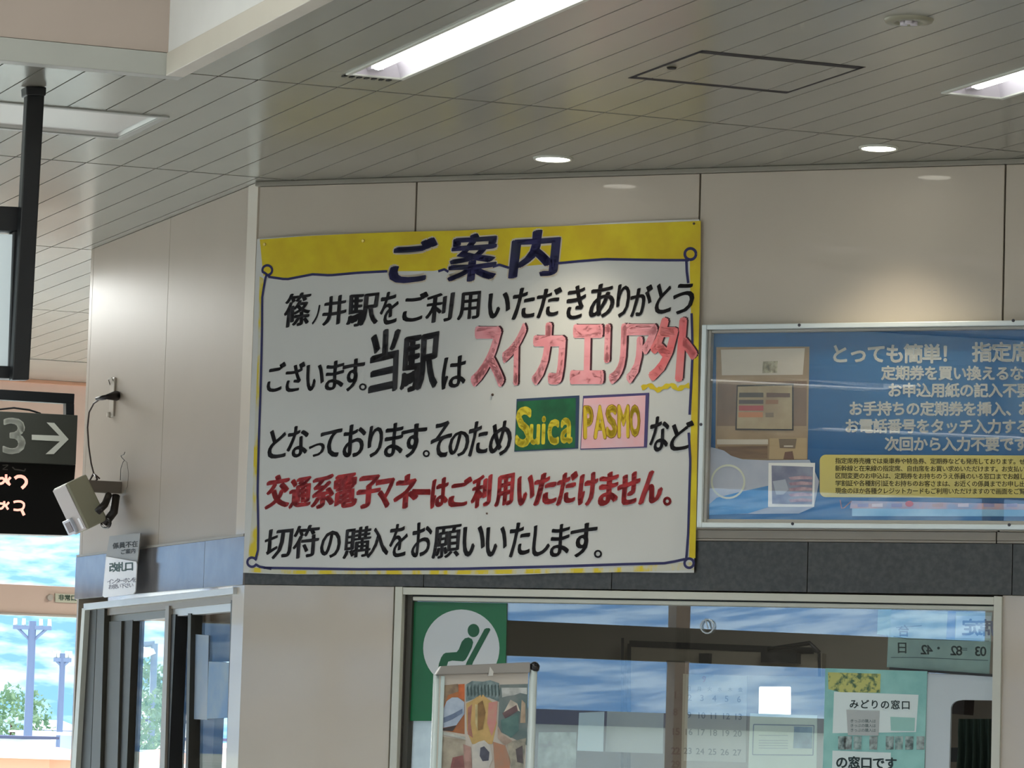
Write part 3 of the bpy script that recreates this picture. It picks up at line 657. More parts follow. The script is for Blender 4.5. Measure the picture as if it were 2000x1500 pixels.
for txt, x, y, p, s, of_ in (('とっても簡単！', 1640, 691, 36.0, 39, .03), ('指定席券', 1918, 688, 38.5, 40, .03), ('定期券を買い換えるなら', 1735, 728.5, 27.9, 29, .032), ('お申込用紙の記入不要', 1747.5, 762, 28.1, 29, .032), ('お手持ちの定期券を挿入、', 1671.5, 798, 27.9, 29, .032), ('お電話', 1975 + 27, 798, 28, 29, .032), ('お電話番号をタッチ入力すると', 1663.5, 832, 27.9, 29, .032), ('次回から入力不要です', 1742, 867, 28, 29, .032)):
    textline(tx, TB, txt, x, y, p, s, n_, of_, slope=0.0 if s > 35 else 0.003)
obj('print_lettering', tx, M_wt, poster)
# yellow text box (rounded)
x0, y0, x1, y1, r = 1601, 888, 2300, 971, 12
pts = arc(x0 + r, y0 + r, r, 180, 90, 6) + arc(x1 - r, y0 + r, r, 90, 0, 6) + arc(x1 - r, y1 - r, r, 0, -90, 6) + arc(x0 + r, y1 - r, r, -90, -180, 6)
pts = [(x, y + (x - 1600) * .004) for x, y in pts]
yb = obj('yellow_panel', MB().flat(BRD, list(reversed(pts)), PBN + .0050), mat('print_yellow', srgb(216, 204, 110), .5, col2=srgb(208, 198, 120), scale=6), poster)
tx = MB()
for i, t in enumerate(('指定席券売機では乗車券や特急券、定期券なども発売しております。ぜひご利用', '新幹線と在来線の指定席、自由席をお買い求めいただけます。お支払いは現金も', '区間変更のお申込は、定期券をお持ちのうえ係員のいる窓口までお越しください', '学割証や各種割引証をお持ちのお客さまは、お近くの係員までお申し出ください', '現金のほか各種クレジットカードもご利用いただけますので画面をご覧ください')):
    textline(tx, BRD, t, 1637, 900 + i * 14.6, 11.6, 12.2, PBN + .0058, .012, slope=.004)
obj('small_print', tx, mat('print_olive', srgb(72, 70, 44), .5), poster)
pp_('pink_caption_strip', [(1662, 978), (2300, 990), (2300, 998), (1660, 993)], mat('print_pinkish', srgb(206, 168, 170), .5, col2=srgb(160, 176, 206), scale=24), PBN + .0042)
pp_('sky_strip', [(1664, 993), (2300, 998), (2300, 1009), (1664, 1008)], mat('print_sky', srgb(130, 186, 220), .5, col2=srgb(160, 206, 236), scale=10), PBN + .0046)
pp_('red_dot', disc_pts(1776, 984, 8, 6, 14)[::-1], mat('print_red', srgb(206, 96, 90), .5), PBN + .0052)
g = MB(); g.ribbon(BRD, [BRD.px(x, y, PBN) for x, y in ((1642, 977), (1645, 993), (1650, 992), (1664, 979))], .003, PBN + .005); obj('check_mark', g, mat('print_brown', srgb(150, 110, 100), .5), poster)
for x in (1684, 1712, 1750, 1830, 1880, 1930, 1975):
    pp_('caption_blob', [(x - 9, 984), (x + 12, 983), (x + 12, 990), (x - 9, 990)], mat('cap%d' % (x % 3), srgb(*((190, 160, 160), (150, 150, 190), (220, 210, 220))[x % 3]), .5), PBN + .0050)
# glazing of the board, hung a hair out of plumb so it mirrors the concourse windows
GF = Frame(W_.P(0, 0, 0) + WN * .030, WD, WN, tilt=math.radians(0.0))
gg = MB(); t_ = .004
gg.hexa([BRD.P(i0, k0, .027 - t_), BRD.P(i1, k0, .027 - t_), BRD.P(i1, k0, .025 - t_), BRD.P(i0, k0, .025 - t_), BRD.P(i0, k1, .030), BRD.P(i1, k1, .030), BRD.P(i1, k1, .028), BRD.P(i0, k1, .028)])
obj('glass_cover', gg, glass('board_glass', 0.03), board)

# ---- fluorescent ceiling lights
M_tube = mat('lamp_tube', (1, 1, 1), .5, emit=(0.97, 1, 0.98), es=4.0)
M_refl = mat('lamp_reflector_white', srgb(205, 200, 206), .4)
def troffer(name, R, label, lit=True, along='a', flange=.012):
    b0, b1, a0, a1 = R; d = .055
    t = thing(name, label, 'ceiling light', cw((b0 + b1) / 2, (a0 + a1) / 2, H - .004), 'fluorescent ceiling lights' if lit else None)
    g = MB()   # reflector trough: sloping sides
    s = .03
    O = [cw(b0, a0, H), cw(b1, a0, H), cw(b1, a1, H), cw(b0, a1, H)]; I = [cw(b0 + s, a0 + s, H + d), cw(b1 - s, a0 + s, H + d), cw(b1 - s, a1 - s, H + d), cw(b0 + s, a1 - s, H + d)]
    g.add(O + I, [(0, 1, 5, 4), (1, 2, 6, 5), (2, 3, 7, 6), (3, 0, 4, 7), (4, 5, 6, 7)])
    obj('reflector', g, M_refl if lit else mat('unlit_diffuser', srgb(214, 212, 206), .3), t)
    g = MB(); f = flange
    g.cbox(b0 - f, b0, a0 - f, a1 + f, H - .004, H + .002); g.cbox(b1, b1 + f, a0 - f, a1 + f, H - .004, H + .002); g.cbox(b0, b1, a0 - f, a0, H - .004, H + .002); g.cbox(b0, b1, a1, a1 + f, H - .004, H + .002)
    obj('rim', g, M_aluw if lit else M_trimg, t, bevel=.001)
    if lit:
        bm = b0 + (b1 - b0) * .40
        obj('tube', MB().cyl(cw(bm, a0 + .04, H + .024), cw(bm, a1 - .045, H + .024), .019, k=14), M_tube, t)
        for aa in (a0 + .012, a1 - .043): obj('lamp_holder', MB().cbox(bm - .016, bm + .016, aa, aa + .03, H + .008, H + .05), M_refl, t)
    else:
        obj('diffuser', MB().cbox(b0 + .012, b1 - .012, a0 + .012, a1 - .012, H + .006, H + .009), mat('unlit_diffuser', srgb(214, 212, 206), .3), t)
    return t
tr1 = troffer('fluorescent_light', FX1, 'lit fluorescent ceiling light above the notice, left of the access hatch')
troffer('fluorescent_light', FX2, 'lit fluorescent ceiling light at the right edge, cut off by the frame')
troffer('unlit_ceiling_light', FX3, 'unlit recessed ceiling light crossing the strips beside the hanging black pole', lit=False, flange=.022)
# row of small vent slots at the end of the first light
g = MB(); vb0, va = FX1[0] - .01, FX1[3] + .03
for i in range(7):
    bb = vb0 + i * .019; g.cbox(bb, bb + .009, va, va + .020, H - .003, H - .0004)
obj('vent_slots', g, M_gap, tr1)
# ---- downlights
def downlight(x, y, lit, label, rpx=35):
    b, a = cpx(x, y); D = cw(b, a, H); r = rpx * (D - CAM).dot(FW) / FPX
    t = thing('downlight', label, 'ceiling light', D - Vector((0, 0, .006)), 'round downlights')
    g = MB(); k = 32; vs = []
    prof = ((r * .93, H - .0005), (r * .98, H - .005), (r * 1.08, H - .005), (r * 1.12, H)) if lit else ((r * .5, H - .002), (r * .62, H - .008), (r * 1.0, H - .006), (r * 1.05, H))
    for rr, z in prof:
        for i in range(k): an = 2 * math.pi * i / k; vs.append(Vector((D.x + rr * math.cos(an), D.y + rr * math.sin(an), z)))
    g.add(vs, [(j * k + i, (j + 1) * k + i, (j + 1) * k + (i + 1) % k, j * k + (i + 1) % k) for j in range(3) for i in range(k)], True)
    obj('rim', g, M_aluw if lit else mat('downlight_rim_grey', srgb(150, 148, 128), .35, .2), t)
    g = MB(); rr = r * (.94 if lit else .52); g.cyl((D.x, D.y, H - .004), (D.x, D.y, H - .001), rr, k=28)
    if lit:
        obj('lamp', g, mat('downlight_glow', (1, 1, 1), .5, emit=(1, .96, .84), es=7), t)
        ld = bpy.data.lights.new('downlight_beam', 'SPOT'); ld.energy = 11; ld.color = (1, .88, .68); ld.spot_size = math.radians(95); ld.spot_blend = .9; ld.shadow_soft_size = .04
        o = bpy.data.objects.new('downlight_beam', ld); COL.objects.link(o); o.location = (D.x, D.y, H - .03)
    else:
        obj('lamp', g, mat('chrome_lamp', srgb(200, 195, 185), .15, .9), t)
        gg = MB()
        for i in range(3): an = i * 2.1 + .4; gg.cyl((D.x + r * .25 * math.cos(an), D.y + r * .25 * math.sin(an), H - .012), (D.x + r * .25 * math.cos(an), D.y + r * .25 * math.sin(an), H - .003), r * .16, k=10)
        obj('sensor_lens', gg, M_refl, t)
    return t
downlight(1080, 309, True, 'lit round downlight in the ceiling above the middle of the notice')
downlight(1716, 288, True, 'lit round downlight in the ceiling above the glazed board')
downlight(1775, 38, False, 'unlit round ceiling fitting near the top right, beyond the hatch', 46)
# ---- access hatch
b0, b1, a0, a1 = HATCH
hatch = thing('access_hatch', 'square ceiling access hatch with dark open seams and strip panels', 'hatch', cw((b0 + b1) / 2, (a0 + a1) / 2, H - .004))
g = MB(); f = .004; fa = .016
g.cbox(b0 - f, b0 + f, a0 - fa, a1 + fa, H - .0010, H - .0002); g.cbox(b1 - f, b1 + f, a0 - fa, a1 + fa, H - .0010, H - .0002); g.cbox(b0, b1, a0 - fa, a0 + fa, H - .0010, H - .0002); g.cbox(b0, b1, a1 - fa, a1 + fa, H - .0010, H - .0002)
obj('seam_frame', g, mat('hatch_seam', srgb(48, 44, 44), .8), hatch)
q = b0
edges_h = [b0 + f] + [B0 + k * PITCH for k in range(-10, 40) if b0 + .02 < B0 + k * PITCH < b1 - .02] + [b1 - f]
for e0, e1 in zip(edges_h[:-1], edges_h[1:]):
    obj('hatch_panel', MB().cbox(e0 + .0015, e1 - .0015, a0 + fa, a1 - fa, H - .0012, H - .0002), M_ceil, hatch)
kb, ka = cpx(1312, 129); obj('latch', MB().cyl(cw(kb, ka, H - .007), cw(kb, ka, H - .0035), .010, .012, 14), M_gap, hatch)
# shadow-gap trim along the hatch's near edges
# ---- hanging sign with lightbox (upper left)
pb, pa = cpx(70, 168)
S1 = Frame(A * pa, B, -A)
s1 = thing('hanging_lightbox_sign', 'black framed hanging lightbox sign on a black pole at the left edge', 'sign', cw(pb, pa, H))
def s1q(name, pp, n0, n1_, m_, **k): return obj(name, MB().quad(S1, pp, n0, n1_), m_, s1, **k)
s1q('pole', [(54, 172), (88, 172), (57, 742), (24, 742)], -.035, 0, M_black, bevel=.003)
s1q('ceiling_collar', [(51, 168), (91, 170), (90, 187), (52, 186)], -.045, .008, M_black, bevel=.003)
s1q('frame_top', [(-60, 400), (62, 405), (58, 452), (-60, 448)], -.10, -.036, M_black, bevel=.002)
s1q('frame_side', [(27, 452), (60, 452), (44, 738), (17, 738)], -.10, -.036, M_black, bevel=.002)
s1q('frame_bottom', [(-60, 712), (46, 716), (45, 740), (-60, 736)], -.10, -.036, M_black, bevel=.002)
s1q('light_panel', [(-60, 455), (28, 458), (18, 716), (-60, 712)], -.09, -.05, mat('blank_lightbox_white', srgb(196, 206, 206), .5, emit=(.8, .95, 1), es=.18))
s1q('pole', [(-400, 172), (-370, 172), (-390, 742), (-420, 742)], -.035, 0, M_black)
# ---- platform direction sign with departure display
pz = 13.9
S2 = Frame(A * pz, B, -A)
p0 = S2.px(0, 850)
s2 = thing('platform_sign', 'black hanging platform sign reading 3 with a right arrow above a departure display', 'sign', S2.P(p0[0], 2.3, 0))
def s2q(name, pp, n0, n1_, m_, par=None, **k): return obj(name, MB().quad(S2, pp, n0, n1_), m_, par or s2, **k)
s2q('hanger_frame', [(-160, 751), (146, 769), (145, 789), (-160, 771)], -.05, -.01, M_black, bevel=.002)
s2q('hanger_frame', [(129, 788), (145, 789), (145, 814), (129, 813)], -.05, -.01, M_black)
s2q('hanger_frame', [(-160, 200), (-140, 200), (-140, 760), (-160, 760)], -.05, -.01, M_black)
M_sg = mat('sign_charcoal', srgb(58, 60, 54), .5)
pan = s2q('direction_panel', [(-160, 795), (152, 811), (148, 908), (-160, 896)], -.06, .03, M_sg, bevel=.002)
M_sgw = mat('sign_pale_grey', srgb(196, 198, 188), .5)
g = MB(); put(g, S2, '3', (5, 816, 50, 887), .0312, off=.012); obj('numeral', g, M_sgw, pan)
g = MB(); g.flat(S2, [(134, 858), (105, 887), (89, 887), (117, 862), (62, 859), (62, 849), (116, 851), (91, 825), (106, 826)][::-1], .0312); obj('arrow', g, M_sgw, pan)
led = s2q('departure_display', [(-160, 899), (148, 908), (136, 1046), (-160, 1038)], -.12, 0, mat('display_black', srgb(6, 7, 9), .3), bevel=.002)
M_led = mat('led_salmon', srgb(250, 170, 150), .5, emit=srgb(255, 176, 158), es=.9)
LF = S2
def ink(pts, w_, n=.0014): return [LF.px(x, y, n) for x, y in lerp_poly(pts, 14)], w_
g = MB()
def lz(pts): return [(x / 12.5, 900 + y / 12.5) for x, y in pts]
pxm = (pz) / FPX; rows = [MB(), MB()]
for pts, wd in ((lz([(360, 430), (420, 385), (500, 375), (580, 400), (640, 470), (645, 540), (600, 610), (530, 670)]), 6.5), (lz([(330, 1010), (400, 990), (500, 990), (580, 1030), (590, 1110), (550, 1180), (440, 1205), (330, 1190)]), 4.6), (lz([(530, 1200), (590, 1330)]), 6), (lz([(0, 430), (60, 420), (110, 460), (180, 540), (250, 590)]), 5), (lz([(150, 330), (150, 450), (60, 545), (0, 560)]), 5), (lz([(260, 400), (190, 480), (220, 560)]), 5), (lz([(0, 1040), (90, 1050), (150, 1110), (200, 1190)]), 4.5), (lz([(100, 985), (110, 1080), (50, 1160), (0, 1170)]), 4.5), (lz([(220, 1010), (140, 1100)]), 4.5)):
    P, w_ = ink(pts, wd * pxm); rows[pts[0][1] > 970].ribbon(LF, P, w_, .0014)
for g in rows: obj('led_lettering', g, M_led, led)
g = MB()
for pts, wd in ((lz([(60, 110), (210, 100), (130, 160), (60, 210), (190, 215)]), 1.8), (lz([(300, 150), (360, 210), (480, 225), (600, 250), (620, 190)]), 2.6)):
    P, w_ = ink(pts, wd * pxm); g.ribbon(LF, P, w_, .0014)
obj('caption', g, mat('display_grey', srgb(110, 104, 100), .5), led)
cb = [S2.px(x, y, .01) for x, y in ((-60, 806), (-10, 800), (30, 796), (60, 800), (82, 807))]
obj('cable', MB().tube([S2.P(u, z, -.01) for u, z in cb], .0035, 6), M_black, s2)

# ---- box sensor on the left wall
def along(x, y, n): u, z = L_.px(x, y, n); return L_.P(u, z, n)
V0 = along(129, 944, .19)
e1 = Vector((.071, .017, -.138)); L1 = e1.length; e1.normalize()
e2 = Vector((-.10, .14, -.010)); e2 = (e2 - e1 * e2.dot(e1)).normalized(); e3 = e1.cross(e2); 
if e3.x < 0: e3 = -e3
L1, L2, L3 = .162, .100, .082
sb = thing('wall_box_unit', 'beige box shaped unit tilted down on a bracket, plugged into the left wall', 'electronic device', along(210, 1010, .06))
def obox(o_, l1, l2, l3):
    return MB().hexa([o_, o_ + e3 * l3, o_ + e3 * l3 + e2 * l2, o_ + e2 * l2, o_ + e1 * l1, o_ + e1 * l1 + e3 * l3, o_ + e1 * l1 + e3 * l3 + e2 * l2, o_ + e1 * l1 + e2 * l2])
def fixn(o_):
    import bmesh
    bm = bmesh.new(); bm.from_mesh(o_.data); bmesh.ops.recalc_face_normals(bm, faces=bm.faces); bm.to_mesh(o_.data); bm.free(); return o_
M_box = mat('device_beige', srgb(176, 174, 150), .5, var=.04); M_boxf = mat('device_front_grey', srgb(196, 188, 184), .4, var=.05)
fixn(obj('housing', obox(V0, L1, L2, L3), M_box, sb, bevel=.006))
fixn(obj('front_cover', obox(V0 - e3 * .003 + e2 * .004 + e1 * .004, L1 - .008, L2 - .008, .003), M_boxf, sb, bevel=.001, label='paler front cover'))
fixn(obj('lens_shade', obox(V0 + e1 * (L1 - .055) - e3 * .014 + e2 * (L2 * .55), .05, .055, .013), mat('clear_shade', srgb(210, 216, 226), .25), sb, bevel=.003))
fixn(obj('window', obox(V0 + e1 * (L1 - .047) - e3 * .0155 + e2 * (L2 * .62), .034, .032, .002), mat('smoked_window', srgb(96, 90, 92), .2), sb))
fixn(obj('indicator', obox(V0 + e1 * (L1 - .045) - e3 * .0045 + e2 * .012, .036, .014, .002), mat('white_strip', srgb(245, 245, 248), .3), sb))
ub, zb_ = L_.px(237, 952, 0)
obj('bracket_bar', MB().box(L_, ub - .03, ub + .006, zb_ - .020, zb_ + .018, 0, .115), mat('bracket_taupe', srgb(118, 108, 96), .5, var=.06), sb, bevel=.002)
M_arm = mat('bracket_dark', srgb(40, 34, 29), .5)
obj('bracket_arm', MB().tube([along(212, 968, .05), along(205, 985, .08), along(190, 1000, .10)], .012, 8), M_arm, sb)
obj('bracket_arm', MB().tube([along(226, 968, .02), along(222, 1000, .03), along(205, 1022, .05)], .014, 8), M_arm, sb)
obj('swivel_ring', MB().tube([along(207 + 9 * math.cos(t), 1022 + 9 * math.sin(t), .05) for t in [i * .5236 for i in range(12)]], .004, 6, closed=True), M_arm, sb)
crd = [(213, 775, .040), (196, 779, .06), (183, 788, .07), (174, 805, .075), (171, 835, .075), (173, 870, .07), (178, 905, .06), (183, 925, .05), (195, 935, .03)]
obj('power_cord', MB().tube([along(*p) for p in crd], .0028, 8), mat('cord_brown', srgb(58, 42, 40), .5), sb)
obj('cord_knot', MB().tube([along(183, 925, .06), along(176, 937, .06), along(182, 944, .06), along(190, 936, .06), along(184, 926, .06)], .0035, 6), mat('cord_brown', srgb(58, 42, 40), .5), sb)
obj('plug', MB().tube([along(188, 779, .075), along(200, 777, .062), along(206, 776, .055), along(210, 775, .05), along(226, 773, .012), along(227, 773, .008)], [.005, .008, .008, .009, .0165, .0165], 12), mat('plug_black', srgb(26, 18, 20), .5), sb)
# outlet
ou, oz = L_.px(223, 775, 0)
outl = thing('wall_outlet', 'narrow beige electrical outlet plate on the left wall, with a black plug in it', 'outlet', L_.P(ou, oz - .07, 0))
obj('plate', MB().box(L_, ou - .035, ou + .018, oz - .065, oz + .062, 0, .007), mat('outlet_beige', srgb(178, 168, 154), .4), outl, bevel=.002)
obj('hook', MB().tube([L_.P(ou - .03, oz + .040, .007), L_.P(ou - .034, oz + .058, .012), L_.P(ou + .005, oz + .061, .012), L_.P(ou + .008, oz + .05, .007)], .0018, 6), M_alug, outl)
obj('lower_socket', MB().cyl(L_.P(ou - .020, oz - .058, .005), L_.P(ou - .020, oz - .058, .016), .010, .008, 12), mat('outlet_cream', srgb(200, 190, 175), .4), outl)
# loose wire
lw = [(235, 938, .004), (236, 915, .006), (240, 903, .012), (243, 899, .014), (238, 894, .016), (236, 890, .016), (242, 888, .018), (244, 883, .018)]
t = thing('loose_wire', 'thin loose wire curling out of the left wall above the bracket', 'wire', along(238, 938, 0))
obj('dark_strand', MB().tube([along(*p) for p in lw], .0012, 5), M_black, t)
obj('grey_strand', MB().tube([along(*p) for p in ((243, 899, .012), (248, 903, .010), (251, 925, .010), (249, 950, .006), (243, 962, .002))], .0009, 5), mat('wire_grey', srgb(120, 110, 100), .5), t)
# ---- card sign on the ledge
cs = thing('notice_card', 'small card sign, painted shade grey above and sunlit white below, on the stone band of the left wall', 'sign', along(235, 1165, .02))
M_cg = mat('card_shade_grey', srgb(146, 143, 136), .4, var=.06); M_cw = mat('card_sun_white', srgb(250, 250, 252), .4)  # shade above and sunlight below are painted into the card colours
c1 = obj('card_shaded_part', MB().quad(L_, [(214, 1047), (274, 1041), (268, 1101), (206, 1091)], .034, .037), M_cg, cs)
c2 = obj('card_sunlit_part', MB().quad(L_, [(207, 1087), (266, 1097), (267, 1102), (264, 1155), (260, 1160), (204, 1167), (200, 1164)], .040, .043), M_cw, cs)
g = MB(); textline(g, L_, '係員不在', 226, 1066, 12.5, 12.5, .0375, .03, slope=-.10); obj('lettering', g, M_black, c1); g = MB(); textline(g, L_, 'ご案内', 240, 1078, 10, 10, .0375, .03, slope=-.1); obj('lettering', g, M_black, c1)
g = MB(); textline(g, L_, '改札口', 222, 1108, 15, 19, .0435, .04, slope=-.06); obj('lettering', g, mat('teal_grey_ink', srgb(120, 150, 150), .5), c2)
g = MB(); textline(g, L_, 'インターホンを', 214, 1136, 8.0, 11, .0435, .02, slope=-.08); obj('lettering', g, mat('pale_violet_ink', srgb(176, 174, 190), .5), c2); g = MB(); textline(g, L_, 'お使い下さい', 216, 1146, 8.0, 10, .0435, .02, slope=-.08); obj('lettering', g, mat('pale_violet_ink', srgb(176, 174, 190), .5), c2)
# ---- exit label on the transom
ex = thing('transom_label', 'small green lettered label plate on the far window transom', 'label', F_.P(*F_.px(120, 1168, 0), 0))
obj('plate', MB().quad(F_, [(108, 1159), (150, 1161), (150, 1178), (108, 1176)], -.02, -.012, ), mat('label_plate', srgb(150, 150, 130), .4), ex)
g = MB(); textline(g, F_, '非常口', 120, 1167, 12, 12, -.0115, .03, slope=.04); obj('lettering', g, mat('label_green', srgb(40, 70, 50), .5), ex)
obj('knob', MB().cyl(F_.P(*F_.px(99, 1167, 0), -.02), F_.P(*F_.px(99, 1167, 0), .0), .016, .013, 14), M_alug, ex)

# ---- things in and behind window_2
def rect_thing(name, F, pp, n0, n1_, m_, label, cat, group=None, bevel=0):
    return tag(obj(name, MB().quad(F, pp, n0, n1_), m_, bevel=bevel), label, cat, group)
rect_thing('paper_sheet', L_, [(373, 1238), (407, 1241), (404, 1406), (369, 1404)], -.031, -.0295, translucent('bluish_white_paper', srgb(236, 246, 255), srgb(220, 238, 255)), 'tall pale blue sheet on the left window pane, left of the pipe', 'paper')
rect_thing('paper_sheet', L_, [(408, 1292), (449, 1294), (446, 1402), (404, 1404)], -.029, -.0275, translucent('sky_blue_paper', srgb(186, 222, 254), srgb(224, 242, 255)), 'shorter sky blue sheet on the left window pane, under the dark board', 'paper')
rect_thing('dark_board', L_, [(402, 1196), (452, 1192), (447, 1292), (400, 1292)], -.09, -.075, mat('dark_olive_board', srgb(62, 56, 40), .6, col2=srgb(78, 70, 50), scale=9), 'dark olive board behind the upper right of the left window', 'panel')
p0_, p1_ = along(396, 1196, -.07), along(383, 1510, -.07)
tag(obj('white_pipe', MB().cyl(p0_, Vector((p0_.x, p0_.y, 0.0)) if False else p1_, .0125, k=16), mat('pipe_white', srgb(214, 212, 202), .4)), 'vertical white pipe behind the left window', 'pipe')
rect_thing('brown_panel', L_, [(372, 1195), (386, 1195), (374, 1510), (362, 1510)], -.12, -.09, mat('brown_panel', srgb(92, 80, 68), .6), 'narrow brown post just left of the white pipe', 'post')
rect_thing('brown_panel', L_, [(398, 1292), (424, 1292), (414, 1510), (388, 1510)], -.14, -.11, mat('brown_panel2', srgb(86, 74, 66), .6), 'wider brown post just right of the white pipe', 'post')

# ---- ticket window contents
G = -.029  # stuck on the hall side of the glass sits at -.030
gs = thing('green_window_sign', 'green sign with white disc and reclining seat pictogram in the ticket window corner', 'sign', W_.P(*W_.px(900, 1408, G), G))
obj('green_sheet', MB().quad(W_, [(806, 1175), (990, 1178), (985, 1408), (798, 1408)], G - .002, G), mat('sign_green', srgb(14, 112, 66), .4, col2=srgb(16, 102, 60), scale=5), gs)
obj('white_disc', MB().flat(W_, disc_pts(901, 1266, 74.5, 75.5, 48)[::-1][::-1], G + .0006), mat('disc_white', srgb(206, 212, 214), .5), gs)
z5 = lambda pts: [(760 + x / 4.055, 1130 + y / 4.055) for x, y in pts]
pic = MB(); pic.flat(W_, disc_pts(924.8, 1231.5, 11.6, 13, 24), G + .0012)
pic.flat(W_, z5([(395, 672), (412, 625), (430, 598), (448, 588), (535, 582), (552, 560), (575, 500), (600, 473), (630, 466), (655, 478), (666, 505), (655, 548), (622, 615), (604, 645), (585, 656), (500, 650), (468, 658), (455, 700), (380, 760)])[::-1], G + .0012)
pic.flat(W_, z5([(755, 400), (770, 393), (795, 393), (802, 405), (665, 662), (640, 730), (590, 730), (615, 660)])[::-1], G + .0012)
obj('seat_pictogram', pic, mat('pictogram_green', srgb(20, 90, 58), .5), gs)
hk = W_.px(1382, 1222, G); t = thing('suction_hook', 'clear round suction hook on the ticket window glass', 'hook', W_.P(hk[0], hk[1], G))
obj('ring', MB().tube([W_.P(hk[0] + .019 * math.cos(q * .4488), hk[1] - .002 + .019 * math.sin(q * .4488), G + .004) for q in range(14)], .002, 6, closed=True), mat('clear_plastic', srgb(200, 210, 216), .15), t)
obj('hook_stem', MB().tube([W_.P(hk[0] - .006, hk[1] + .018, G), W_.P(hk[0], hk[1] + .008, G + .012), W_.P(hk[0] + .005, hk[1] - .008, G + .010)], .0022, 6), mat('clear_plastic', srgb(200, 210, 216), .15), t)
def sheet(name, pp, n, m_, label, cat='paper', **k): return rect_thing(name, W_, pp, n - .002, n, m_, label, cat, **k)
# partition board with the calendar, 0.5 m behind the glass
PB = -.55
pbm = MB().quad(W_, [(1334, 1316), (1612, 1322), (1606, 1620), (1328, 1620)], PB - .03, PB)
tag(obj('partition_screen', pbm, mat('partition_grey', srgb(176, 172, 156), .6, var=.03)), 'pale grey partition behind the ticket glass that carries the calendar', 'partition')
cal = thing('wall_calendar', 'calendar sheet with rows of grey numbers behind the ticket glass', 'calendar', W_.P(*W_.px(1395, 1488, PB), PB))
obj('sheet', MB().quad(W_, [(1340, 1317), (1459, 1320), (1457, 1489), (1335, 1486)], PB + .001, PB + .003), mat('calendar_paper', srgb(200, 202, 188), .6, var=.04, scale=12), cal)
g = MB()
for rr, (y, row) in enumerate(((1362, (2, 3, 4, 5, 6)), (1396, (9, 10, 11, 12, 13)), (1429, (16, 17, 18, 19, 20)), (1466, (23, 24, 25, 26, 27)))):
    for cc, v in enumerate(row):
        textline(g, W_, str(v), 1348 + cc * 24 - (5 if v > 9 else 0) - rr, y + cc * .8, 8.5, 17, PB + .0036, .01)
textline(g, W_, '日月火水木金', 1346, 1345, 20, 9, PB + .0036, .01)
obj('numbers', g, mat('calendar_ink', srgb(140, 146, 136), .6), cal)
g = MB(); textline(g, W_, '9', 1376, 1326, 10, 16, PB + .0036, .02); obj('month_number', g, mat('calendar_pink', srgb(200, 160, 150), .6), cal)
# dark mullion reflection painted as a strip with red and black dates left of it
dc = thing('mullion_reflection', 'dark painted mullion reflection with date numbers, left of the calendar behind the glass', 'reflection', W_.P(*W_.px(1318, 1500, PB), PB))
obj('reflection_strip', MB().quad(W_, [(1301, 1290), (1338, 1291), (1332, 1620), (1296, 1620)], PB - .06, PB - .02), mat('mullion_reflection_brown', srgb(92, 84, 72), .6, col2=srgb(70, 64, 56), scale=8), dc)  # mullion mirrored in the glass, painted as a dark strip
g = MB()
for y, s_ in ((1357, '1'), (1390, '8'), (1428, '15'), (1466, '22'), (1492, '29')): textline(g, W_, s_, 1320 - (4 if len(s_) > 1 else 0), y, 8.5, 19, PB - .0196, .03)
obj('numbers', g, mat('date_dark_red', srgb(46, 18, 24), .6), dc)
# glowing white square standing in for a bright reflection, form, portrait card
t = tag(obj('glowing_reflection_patch', MB().quad(W_, [(1482, 1341), (1542, 1341), (1542, 1396), (1481, 1395)], -.10, -.085), mat('glowing_reflection_white', (1, 1, 1), .4, emit=(.97, .98, 1), es=1.1), bevel=.003), 'small white square glowing in place of a bright reflection, behind the ticket glass', 'glowing reflection')
fm = thing('framed_form', 'pale form with a grey ruled frame beneath the glowing white reflection patch', 'paper', W_.P(*W_.px(1520, 1500, -.06), -.06))
obj('sheet', MB().quad(W_, [(1465, 1393), (1550, 1396), (1596, 1397), (1594, 1540), (1460, 1540)], -.062, -.06), mat('form_paper', srgb(206, 216, 200), .6, var=.03), fm)
g = MB(); 
for pts in (((1472, 1415), (1590, 1417)), ((1472, 1415), (1470, 1474)), ((1470, 1474), (1588, 1475)), ((1590, 1417), (1588, 1475))): g.ribbon(W_, [W_.px(x, y, -.06) for x, y in pts], .0028, -.0592)
for y in (1436, 1446, 1451, 1456, 1461): g.ribbon(W_, [W_.px(x, y + (x - 1480) * .01, -.06) for x in (1482, 1539)], .0012, -.0592)
obj('ruled_lines', g, mat('rule_grey', srgb(128, 140, 150), .6), fm)
obj('portrait_photo', MB().flat(W_, [(1551, 1419), (1587, 1420), (1586, 1462), (1549, 1461)][::-1], -.0590), mat('cool_photo', srgb(150, 176, 186), .5, col2=srgb(110, 132, 146), scale=34), fm)
# teal poster
tp = thing('teal_poster', 'translucent teal poster with white text panel at the right of the ticket window', 'poster', W_.P(*W_.px(1708, 1500, -.03), -.03))
obj('sheet', MB().quad(W_, [(1612, 1305), (1811, 1311), (1804, 1540), (1606, 1540)], -.030, -.028), mat('teal_paper', srgb(150, 206, 200), .5, col2=srgb(126, 186, 182), scale=14), tp)
tn = -.0274
def tpp(name, pts, m_, n=tn): return obj(name, MB().flat(W_, pts[::-1], n), m_, tp)
tpp('picture_band', [(1617, 1313), (1720, 1316), (1719, 1353), (1642, 1352), (1618, 1346)], mat('leafy_green', srgb(70, 104, 76), .5, col2=srgb(186, 190, 110), scale=60, lo=.48, hi=.6))
tpp('text_panel', [(1629, 1351), (1794, 1357), (1789, 1430), (1626, 1432)], mat('panel_pale', srgb(216, 232, 232), .5))
tpp('grey_text_area', [(1653, 1386), (1718, 1388), (1716, 1437), (1656, 1436)], mat('panel_grey', srgb(176, 184, 184), .5), tn + .0006)
